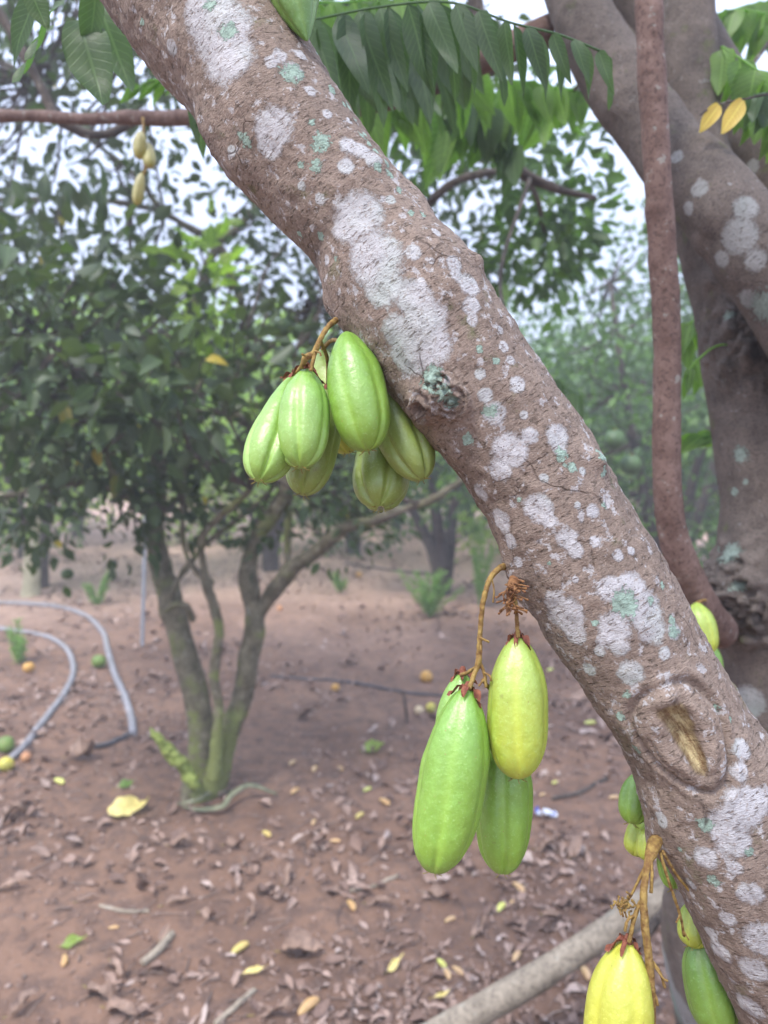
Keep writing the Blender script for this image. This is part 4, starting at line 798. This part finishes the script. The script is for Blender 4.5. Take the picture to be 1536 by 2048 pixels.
tube('pipe', [(*P(284, 1310, dp), .013), (*P(288, 1150, dp), .013), (*P(291, 1005, dp), .012)], 20, 14, M['pvc'], o); tube('end_cap', [(*P(291, 1012, dp), .016), (*P(291, 995, dp), .016)], 6, 14, M['black_pipe'], o)
def ground_tube(name, pxs, r, mat, label, cat, lift=.6, tip=None):
    q = []
    for i, pt in enumerate(pxs):
        c = G(*pt[:2], r * .8); z = float(gz(c[0], c[1])) + r * lift + (pt[2] if len(pt) > 2 else 0); q.append((c[0], c[1], z, r))
    qq = spline(q, 60 * len(q)); qq[:, 2] = np.maximum(qq[:, 2], gz(qq[:, 0], qq[:, 1]) + r * .3); qq[:, 3] = r
    V, F, U = tube_geo(qq[::4], 20 * len(q), 18, lambda V: r * .05 * fbm(V * 20, 2, 2)); o = build(name, V, F, M[mat], None, uv=U); return tag(o, label, cat)
gp = G(0, 1220)
ground_tube('hose', [(-160, 1225), (-60, 1212), (20, 1208), (110, 1216), (170, 1235), (205, 1262), (215, 1300), (228, 1345), (248, 1390), (262, 1430), (266, 1468)], .020, 'hose', 'longer grey hose arching behind and ending at the black pipe piece', 'hose')
ground_tube('hose', [(-120, 1255), (-30, 1258), (40, 1266), (100, 1278), (135, 1305), (147, 1345), (130, 1390), (95, 1435), (60, 1478), (20, 1518), (-60, 1580), (-160, 1640)], .018, 'hose', 'nearer grey hose curling back to the left edge', 'hose')
ground_tube('drip_line', [(176, 1494), (215, 1485), (262, 1466)], .014, 'black_pipe', 'short black pipe piece joined to the end of the hose', 'pipe')
ground_tube('drip_line', [(540, 1350), (620, 1358), (700, 1366), (770, 1378), (830, 1392), (900, 1400)], .009, 'black_pipe', 'thin black drip line running over the soil behind the fruit', 'pipe')
ground_tube('drip_line', [(690, 1128), (800, 1140), (900, 1150), (930, 1246), (860, 1240)][:3], .012, 'black_pipe', 'far black drip line in front of the small orchard tree', 'pipe')
# dark stick standing up
a = G(814, 1452); o = tube('stick', [(a[0], a[1], -.02, .009), (a[0] - .005, a[1], .08, .008), (a[0] - .02, a[1], .19, .006)], 20, 8, M['dark_bark'], None, lambda V: .002 * fbm(V * 60, 2, 3)); tag(o, 'dark broken stick standing upright in the soil left of the middle cluster', 'stick')
for i, (p1, p2, r, lb) in enumerate([((1105, 1603), (1215, 1562), .010, 'thin grey stick on the soil left of the pruning wound'), ((520, 1560), (330, 1585), .0, ''), ((360, 2030), (300, 1905), .0, ''), ((285, 1925), (345, 1870), .012, 'knobbly grey stick near the small green leaf'), ((200, 1820), (300, 1830), .006, 'straight thin stick on the bare soil at the lower left'), ((430, 2050), (510, 1975), .008, 'forked looking stick at the bottom edge below the yellow fruits'), ((1040, 1985), (1130, 1890), .0, ''), ((700, 1770), (800, 1740), .007, 'thin brown stick behind the hanging green fruit tip')]):
    if r: ground_tube('stick', [p1, ((p1[0] + p2[0]) / 2, (p1[1] + p2[1]) / 2 + 6), p2], r, 'dark_bark' if i == 0 else 'pole', lb, 'stick')
# pale pole lying at the lower right, resting on the trunk base
pa, pm, pz = P(800, 2110, 1.75), P(1090, 1945, 1.78), P(1400, 1735, 1.85)
def pole(V): return .004 * fbm(V * 9, 3, 3) + .002 * fbm(V * 50, 3, 4) + .004 * np.clip(fbm(V * 13, 1, 5) - .45, 0, 1) * 3
o = tube('pole', [(*(pa + (pa - pm) * .8), .035), (*pa, .034), (*pm, .033), (*pz, .032), (*(pz + (pz - pm) * .3), .031)], 160, 24, M['pole'], None, pole); tag(o, 'pale weathered pole leaning from the bottom edge to behind the branch', 'pole')
o = tube('pole', [(*P(1235, 1965, 1.35), .007), (*P(1300, 1860, 1.42), .008), (*P(1390, 1745, 1.5), .009)], 40, 10, M['dark_bark'], None); tag(o, 'thin dark stick leaning beside the pale pole', 'stick')
def weed(x, y, hpx, wpx, n, label, seed, mat='weed'):
    b = G(x, y); dd = (b - CAM) @ FW; sc = dd / FPX; rg = np.random.default_rng(seed); o = thing('weed', label, 'plant', (b[0], b[1], 0), 'feathery weeds on the orchard floor')
    st, B, D_ = [], [], []
    for k in range(n):
        a = rg.uniform(0, 6.28); tip = b + np.array([math.cos(a) * wpx * sc * .5 * rg.uniform(.2, 1), math.sin(a) * wpx * sc * .4 * rg.uniform(.2, 1), hpx * sc * rg.uniform(.5, 1)]); md = (b + tip) / 2 + [0, 0, .15 * hpx * sc * rg.uniform(-.2, 1)]
        q = spline([(*b, .003), (*md, .002), (*tip, .0012)], 18); st.append(tube_geo(q, 10, 4))
        for j in range(4, 18):
            for s_ in range(7):
                B.append(q[j, :3] + rg.normal(0, .006, 3)); D_.append(rg.normal(0, 1, 3) + [0, 0, .3])
    g = merge(st); build('stem', g[0], g[1], M[mat], o, uv=g[2]); B = np.array(B); D_ = np.array(D_)
    g = leaves_geo(B, D_, RNG.normal(0, 1, (len(B), 3)), RNG.uniform(.025, .06, len(B)), .0045, 2); build('foliage', g[0], g[1], M[mat], o, uv=g[2]); return o
weed(860, 1235, 95, 130, 20, 'bushy feathery green weed at the foot of the small orchard tree', 1)
weed(958, 1215, 190, 90, 14, 'tall thin feathery weed just left of the branch', 2)
weed(195, 1215, 75, 90, 8, 'sparse feathery weed behind the hoses', 3)
weed(682, 1185, 45, 40, 5, 'tiny green weed on the open soil', 4)
weed(40, 1330, 90, 80, 6, 'low leafy weed growing over the hose at the left edge', 5)

# crumpled wrapper
s = NT('wrapper'); c = s.mix(s.ramp(s.noise(s.coord(), 28, 2), [(.52, 0.0), (.56, 1.0)]), (.65, .68, .72), (.06, .10, .42)); M['wrap'] = s.fin(c, .3, None, .5)
w0 = G(1092, 1642); n = 16; a, b = np.meshgrid(np.linspace(-.042, .042, n), np.linspace(-.016, .016, n)); z = .014 + .03 * fbm(np.stack([a, b, a * 0], -1) * 60, 3, 3)
V = np.stack([a + w0[0], b + w0[1], z + gz(a + w0[0], b + w0[1])], -1).reshape(-1, 3); i = (np.arange(n - 1)[:, None] * n + np.arange(n - 1)[None]).ravel()
tag(build('wrapper', V, np.stack([i, i + 1, i + n + 1, i + n], -1), M['wrap'], None, smooth=False), 'crumpled white and blue plastic wrapper on the soil right of the middle cluster', 'litter')

# ------------------------------------------------------------------ leaf litter and fallen fruits
def scatter(n, seed, ymin=.85, ymax=13, pw=.8):
    rg = np.random.default_rng(seed); y = ymin * (ymax / ymin) ** (rg.uniform(0, 1, n) ** pw) ; x = rg.uniform(-1, 1, n) * (y * .72 + .35) + 0.0
    return rg, x, y
rg, x, y = scatter(38000, 71)
keep = fbm(np.stack([x, y, x * 0], -1) * 1.7, 4, 77) * 1.6 + rg.uniform(-.35, .30, len(x)) + .12 * (x / (y + .5) > .0) - .04 > .0; x, y = x[keep], y[keep]; n = len(x)
a = rg.uniform(0, 6.28, n); d = np.stack([np.cos(a), np.sin(a), rg.normal(0, .08, n)], -1); nr = np.stack([rg.normal(0, .22, n), rg.normal(0, .22, n), np.ones(n)], -1)
L = (.009 + .048 * rg.uniform(0, 1, n) ** 2.2) * (1 + .10 * y); bs = np.stack([x, y, gz(x, y) + .001 + rg.uniform(0, .006, n)], -1)
g = leaves_geo(bs, d, nr, L, L * rg.uniform(.08, .26, n), 4, droop=rg.uniform(-.5, .3, n), fold=rg.uniform(-.2, .8, n), shape=.8, curl=rg.uniform(-1.3, 1.3, n))
rg, x, y = scatter(9000, 171, ymin=2.3, ymax=14, pw=.9); keep = fbm(np.stack([x, y, x * 0], -1) * 1.1, 3, 78) * 1.5 + rg.uniform(-.3, .3, len(x)) > 0; x, y = x[keep], y[keep]; n2_ = len(x)
a = rg.uniform(0, 6.28, n2_); d = np.stack([np.cos(a), np.sin(a), rg.normal(0, .2, n2_)], -1); nr = np.stack([rg.normal(0, .4, n2_), rg.normal(0, .4, n2_), np.ones(n2_)], -1); L = .025 + .06 * rg.uniform(0, 1, n2_) ** 1.8
g2 = leaves_geo(np.stack([x, y, gz(x, y) + .006 + rg.uniform(0, .01, n2_)], -1), d, nr, L, L * rg.uniform(.12, .32, n2_), 3, droop=rg.uniform(-.6, .3, n2_), fold=rg.uniform(-.2, .8, n2_), shape=.8, curl=rg.uniform(-1.3, 1.3, n2_)); g = merge([g, g2])
tag(build('leaf_litter', g[0], g[1], M['litter'], None, uv=g[2]), 'brown dry leaf litter strewn over the soil', 'leaf litter', kind='stuff')
rg, x, y = scatter(2600, 72, ymax=9); parts = []
for i in range(len(x)):
    a = rg.uniform(0, 6.28); L = rg.uniform(.02, .14) * rg.uniform(.4, 1); dx, dy2 = math.cos(a) * L / 2, math.sin(a) * L / 2; r = rg.uniform(.0008, .0028); z = float(gz(x[i], y[i])) + .005
    parts.append(tube_geo([(x[i] - dx, y[i] - dy2, z, r), (x[i] + rg.normal(0, .006), y[i] + rg.normal(0, .006), z + rg.uniform(0, .008), r), (x[i] + dx, y[i] + dy2, z + rg.uniform(-.003, .008), r * .6)], 5, 4))
g = merge(parts); tag(build('twig_litter', g[0], g[1], M['twig'], None, uv=g[2]), 'small broken twigs scattered over the soil', 'twigs', kind='stuff')
# clods
rg, x, y = scatter(9000, 73, ymax=8); ico = np.array([[0, 0, 1], [.9, 0, .4], [.28, .85, .4], [-.72, .53, .4], [-.72, -.53, .4], [.28, -.85, .4], [.7, .5, -.4], [-.28, .85, -.4], [-.9, 0, -.4], [-.28, -.85, -.4], [.7, -.5, -.4], [0, 0, -1]])
icf = np.array([[0, 1, 2], [0, 2, 3], [0, 3, 4], [0, 4, 5], [0, 5, 1], [1, 6, 2], [2, 7, 3], [3, 8, 4], [4, 9, 5], [5, 10, 1], [6, 7, 2], [7, 8, 3], [8, 9, 4], [9, 10, 5], [10, 6, 1], [11, 7, 6], [11, 8, 7], [11, 9, 8], [11, 10, 9], [11, 6, 10]])
n = len(x); sz = .0015 + .009 * rg.uniform(0, 1, n) ** 2.5 ; V = ico[None] * sz[:, None, None] * rg.uniform(.6, 1.3, (n, 12, 3)) + np.stack([x, y, gz(x, y) + sz * .3], -1)[:, None]
g = (V.reshape(-1, 3), (icf[None] + (np.arange(n) * 12)[:, None, None]).reshape(-1, 3)); tag(build('soil_crumbs', g[0], g[1], M['litter'], None), 'small clods and crumbs on the soil', 'soil', kind='stuff')

FM['tan'] = fruit_mat('fallen_tan', (.50, .34, .17), (.42, .26, .12)); FM['fyel'] = fruit_mat('fallen_yellow', (.50, .42, .11), (.50, .35, .10)); FM['fora'] = fruit_mat('fallen_orange', (.50, .32, .13), (.44, .25, .09)); FM['flime'] = fruit_mat('fallen_lime', (.52, .56, .14), (.56, .54, .12))
def fallen(x, y, lpx, ang, key, label):
    c = G(x, y); dd = (c - CAM) @ FW; L = lpx / FPX * dd * 1.05; r = L * .21; ca, sa = math.cos(R(ang)), math.sin(R(ang)); z = float(gz(c[0], c[1])) + r * .75
    n, m = 26, 24; t = (1 - np.cos(np.linspace(0.02, math.pi - .02, n))) / 2; th = np.linspace(0, 6.2832, m, endpoint=False); T_, H = np.meshgrid(t, th, indexing='ij')
    pr = (1 - np.abs(2 * T_ - 1) ** 2.3) ** .55 * (.7 + .3 * T_) * r * (1 - .12 * (.5 + .5 * np.cos(5 * H)) ** 2); X = (T_ - .5) * L; Yy = pr * np.cos(H) + .06 * L * np.sin(T_ * 3.1); Z = pr * np.sin(H) * .9
    V = np.stack([X * ca - Yy * sa + c[0], X * sa + Yy * ca + c[1], Z + z], -1).reshape(-1, 3); V += fbm(V * 90, 2, int(x))[:, None] * r * .08
    i = np.arange(n - 1)[:, None] * m; j = np.arange(m)[None]; F = np.stack([i + j, i + m + j, i + m + (j + 1) % m, i + (j + 1) % m], -1).reshape(-1, 4)
    o = thing('fallen_bilimbi', label, 'fruit', (c[0], c[1], z - r * .75), 'bilimbi fruits fallen on the soil'); build('skin', V, F, FM[key], o, uv=np.stack([H.ravel() / 6.28, T_.ravel()], -1))
    e = V[:m].mean(0); dv = np.array([-ca, -sa, .1]); st = tube_geo([(*e, r * .2), (*(e + dv * L * .06), r * .14)], 4, 6); build('stem_scar', st[0], st[1], M['stalk_brown'], o)
for a in [(480, 1898, 42, 50, 'fyel', 'bright yellow fallen fruit near the bottom, left of centre'), (702, 1800, 36, -65, 'fora', 'golden fallen fruit on bare soil left of the hanging green fruit tip'), (618, 2019, 56, 50, 'fora', 'largest golden brown fallen fruit at the bottom edge'),
          (128, 1931, 34, -70, 'fora', 'orange and white fallen fruit at the lower left'), (720, 1632, 26, 55, 'fyel', 'yellow fallen fruit left of the long green fruit'), (1003, 1802, 32, 55, 'flime', 'lime green fallen fruit just below the middle cluster'),
          (1025, 1797, 24, 60, 'tan', 'tan fallen fruit touching the lime green one'), (1037, 1768, 34, -60, 'tan', 'tan fallen fruit with a stalk above the lime green one'), (901, 1826, 26, 30, 'tan', 'brown fallen fruit between the bare soil and the lime green one'),
          (883, 1918, 28, -60, 'flime', 'greenish fallen fruit, uppermost of the pile near the pale pole'), (894, 1944, 30, -75, 'tan', 'tan fallen fruit at the bottom of the pile near the pale pole'), (916, 1938, 30, -50, 'tan', 'brown fallen fruit, rightmost of the pile near the pale pole'),
          (1034, 1912, 34, 60, 'tan', 'plump tan fallen fruit just above the pale pole'), (533, 1667, 26, -45, 'fyel', 'pale yellow fallen fruit below the curled strap leaf'), (628, 1646, 20, 80, 'tan', 'small tan fallen fruit lying alone right of centre ground'), (118, 1565, 30, -35, 'flime', 'yellow green fallen fruit on the soil at the left'),
          (590, 1592, 26, 60, 'fora', 'orange fallen fruit right of the curled strap leaf'), (769, 1609, 30, -50, 'fora', 'orange fallen fruit close left of the long green fruit'), (671, 1683, 22, 0, 'fora', 'flat looking orange fallen fruit left of the long green fruit'), (1170, 1948, 40, -80, 'tan', 'tan fallen fruit beside the hanging yellow fruit'),
          (1194, 1978, 28, -70, 'tan', 'darker fallen fruit touching the hanging yellow one, as seen from here'), (1228, 1606, 22, 10, 'tan', 'tan fallen fruit left of the small hanging fruits'), (1085, 1598, 16, 30, 'tan', 'tiny tan fallen fruit above the wrapper'), (1110, 1572, 16, 30, 'flime', 'tiny lime fallen fruit right of the middle cluster'),
          (228, 1866, 20, 10, 'fora', 'orange fallen fruit above the bare patch at the lower left'), (585, 1533, 22, 60, 'tan', 'tan fallen fruit right of the mossy stems'), (630, 1545, 24, 80, 'tan', 'small tan fallen fruit left of the round green leaf'), (680, 1545, 22, -60, 'tan', 'brown fallen fruit left below the round green leaf'),
          (735, 1589, 20, 40, 'flime', 'small greenish fallen fruit below the round green leaf'), (1100, 1350, 18, 40, 'flime', 'far greenish fallen fruit beside the branch'), (1180, 1455, 24, 10, 'flime', 'green fallen fruit close to the left edge of the lower branch')]: fallen(*a)

def ground_leaf(x, y, lpx, ang, wf, mat, label, name='fallen_leaf', lift=.012, curl=.6, fold=.3, droop=-.25, group='large leaves fallen on the soil'):
    c = G(x, y); dd = (c - CAM) @ FW; L = lpx / FPX * dd * (.92 if mat == 'dry_leaf' else 1.15); d = np.array([math.cos(R(ang)), math.sin(R(ang)), .06]); z = float(gz(c[0], c[1])) + lift
    b = np.array([c[0], c[1], z]) - d * L / 2; V, F, U = leaves_geo(b[None], d[None], np.array([[.1, -.35, 1.0]]), L, L * wf * .62, 14, droop=droop, fold=fold, shape=.7, curl=curl)
    V += np.stack([fbm(V * 45, 3, int(x)), fbm(V * 45, 3, int(x) + 5), fbm(V * 38, 3, int(x) + 9) * 1.3], -1) * L * .11
    V[:, 2] = np.maximum(V[:, 2], gz(V[:, 0], V[:, 1]) + .002)
    o = thing(name, label, 'leaf', (c[0], c[1], z - lift), group); build('blade', V, F, M[mat], o, uv=U)
    st = tube_geo([(*b, .0012), (*(b - d * L * .14 + [0, 0, .004]), .0014)], 4, 6); build('leaf_stalk', st[0], st[1], M['bristle'], o)
ground_leaf(258, 1630, 78, 40, .36, 'leaf_fallen_yellow', 'big pale yellow leaf lying in front of the mossy stems', lift=.02, droop=-.1)
ground_leaf(150, 1900, 46, 20, .25, 'leaf_bright', 'small bright green leaf on the soil at the lower left')
ground_leaf(748, 1512, 44, 10, .42, 'leaf_bright', 'round green leaf on the soil right of the mossy stems')
ground_leaf(512, 1945, 44, 20, .2, 'leaf_fallen_yellow', 'narrow yellow leaf at the bottom right of the bright yellow fruit')
ground_leaf(790, 1925, 46, 50, .16, 'leaf_fallen_yellow', 'slender yellow leaf left of the pale pole', )
ground_leaf(885, 1995, 40, 20, .14, 'leaf_fallen_yellow', 'thin yellow leaf beside the lower end of the pale pole')
ground_leaf(255, 1573, 40, 35, .25, 'leaf_bil_light', 'pale green leaf left of the foot of the mossy stems')
for i, (x, y, l, a, wf, lb) in enumerate([(235, 1950, 80, -50, .18, 'rolled reddish brown leaf right of the small green leaf'), (205, 1995, 90, -25, .25, 'long curled pale brown leaf near the bottom left'), (245, 2032, 85, -15, .3, 'broad pinkish brown leaf at the bottom left edge'), (365, 1812, 80, 28, .14, 'long curved brown leaf on the bare soil'),
        (420, 1842, 60, -30, .18, 'hooked brown leaf below the bare patch'), (575, 1748, 66, 80, .16, 'upright tan leaf at the centre of the foreground'), (605, 1895, 95, 0, .38, 'widest tan leaf in the foreground'), (180, 1812, 50, 30, .2, 'small orange brown leaf on bare soil at the left'), (25, 1640, 80, 55, .25, 'pinkish leaf at the left edge'),
        (500, 1830, 55, 80, .2, 'brown leaf standing near the bright yellow fruit'), (365, 1700, 55, 15, .3, 'pinkish grey leaf below the mossy stems'), (470, 1700, 50, -10, .25, 'flat grey brown leaf right below the mossy stems'), (50, 2020, 80, 60, .2, 'dark dry leaf in the bottom left corner'), (560, 2030, 110, 8, .12, 'long reddish leaf along the bottom edge'),
        (170, 1515, 80, 0, .3, 'broad crumpled leaf between hose end and moss stub'), (880, 1790, 60, -20, .25, 'pale leaf behind the tips of the hanging fruits'), (1150, 1705, 65, 60, .3, 'pale crumpled leaf left of the orange stalk'), (1095, 1700, 60, 20, .28, 'pinkish leaf below the wrapper'), (1110, 1830, 50, -20, .25, 'dark purplish leaf left of the orange stalk'),
        (960, 1850, 70, 60, .2, 'dark curled leaf between the fallen fruits and the pole'), (760, 1800, 60, -5, .22, 'reddish leaf right of the golden fallen fruit'), (1165, 1410, 60, 10, .3, 'pale dry leaf far beside the branch edge'), (620, 1440, 50, 5, .3, 'pale leaf on the soil right of the stems'), (700, 1330, 50, 10, .3, 'pinkish leaf behind the black drip line'),
        (30, 1790, 60, 20, .2, 'small dark leaf at the left edge of the foreground'), (330, 1880, 40, 70, .25, 'little grey brown leaf above the rolled leaf')]):
    ground_leaf(x, y, l, a, wf, 'dry_leaf', lb, name='dry_leaf', curl=random.uniform(-1.6, 1.6), fold=random.uniform(.3, 1.0), droop=random.uniform(-.5, .1))
# curled strap leaves at the stem foot
M['strap'] = simple('strap_leaf', (.10, .11, .065), (.22, .22, .14), 30, .6, .4, .002)
def strap(pxs, w, label):
    q = np.array([(*G(x, y, z), 0) for x, y, z in pxs]); q = spline(q, 60)[:, :3]; q[:, 2] = np.maximum(q[:, 2], gz(q[:, 0], q[:, 1]) + .006)
    T = unit(np.gradient(q, axis=0)); sd = unit(np.cross(T, [0, -.5, 1.0])); t = np.linspace(0, 1, 60)[:, None]; ww = w * np.sin(math.pi * np.clip(t, .02, .98)) ** .5
    V = np.stack([q - sd * ww, q + [0, 0, .004], q + sd * ww, q + sd * ww * .9 - [0, 0, .0025], q - [0, 0, -.0015], q - sd * ww * .9 - [0, 0, .0025]], 1).reshape(-1, 3); i = np.arange(59)[:, None] * 6; j = np.arange(6)[None]
    tag(build('strap_leaf', V, np.stack([i + j, i + (j + 1) % 6, i + 6 + (j + 1) % 6, i + 6 + j], -1).reshape(-1, 4), M['strap'], None), label, 'leaf', 'curled strap leaves at the stem foot')
strap([(365, 1612, .02), (400, 1618, .02), (445, 1612, .03), (462, 1590, .05), (500, 1570, .07), (555, 1588, .02)], .013, 'long grey green strap leaf arching over the soil by the mossy stems')
strap([(350, 1608, .01), (390, 1600, .05), (430, 1580, .03), (470, 1585, .01)], .011, 'shorter twisted strap leaf against the mossy stem foot')

# ------------------------------------------------------------------ haze added to lift the dark tones
s = NT('haze'); s.t.nodes.remove(s.b); pv = s.n('ShaderNodeVolumePrincipled'); pv.inputs['Color'].default_value = (.93, .95, 1.0, 1); pv.inputs['Density'].default_value = .020; pv.inputs['Anisotropy'].default_value = .2
s.l(pv.outputs[0], s.out.inputs['Volume'])
x0, x1, y0, y1, z0, z1 = -40, 40, -8, 60, -1.2, 7.5
V = [(x, y, z) for z in (z0, z1) for y in (y0, y1) for x in (x0, x1)]
tag(build('haze', V, [[0, 2, 3, 1], [4, 5, 7, 6], [0, 1, 5, 4], [2, 6, 7, 3], [0, 4, 6, 2], [1, 3, 7, 5]], s.m, None, smooth=False), 'pale haze added over the orchard to lift the dark tones', 'haze', kind='stuff')
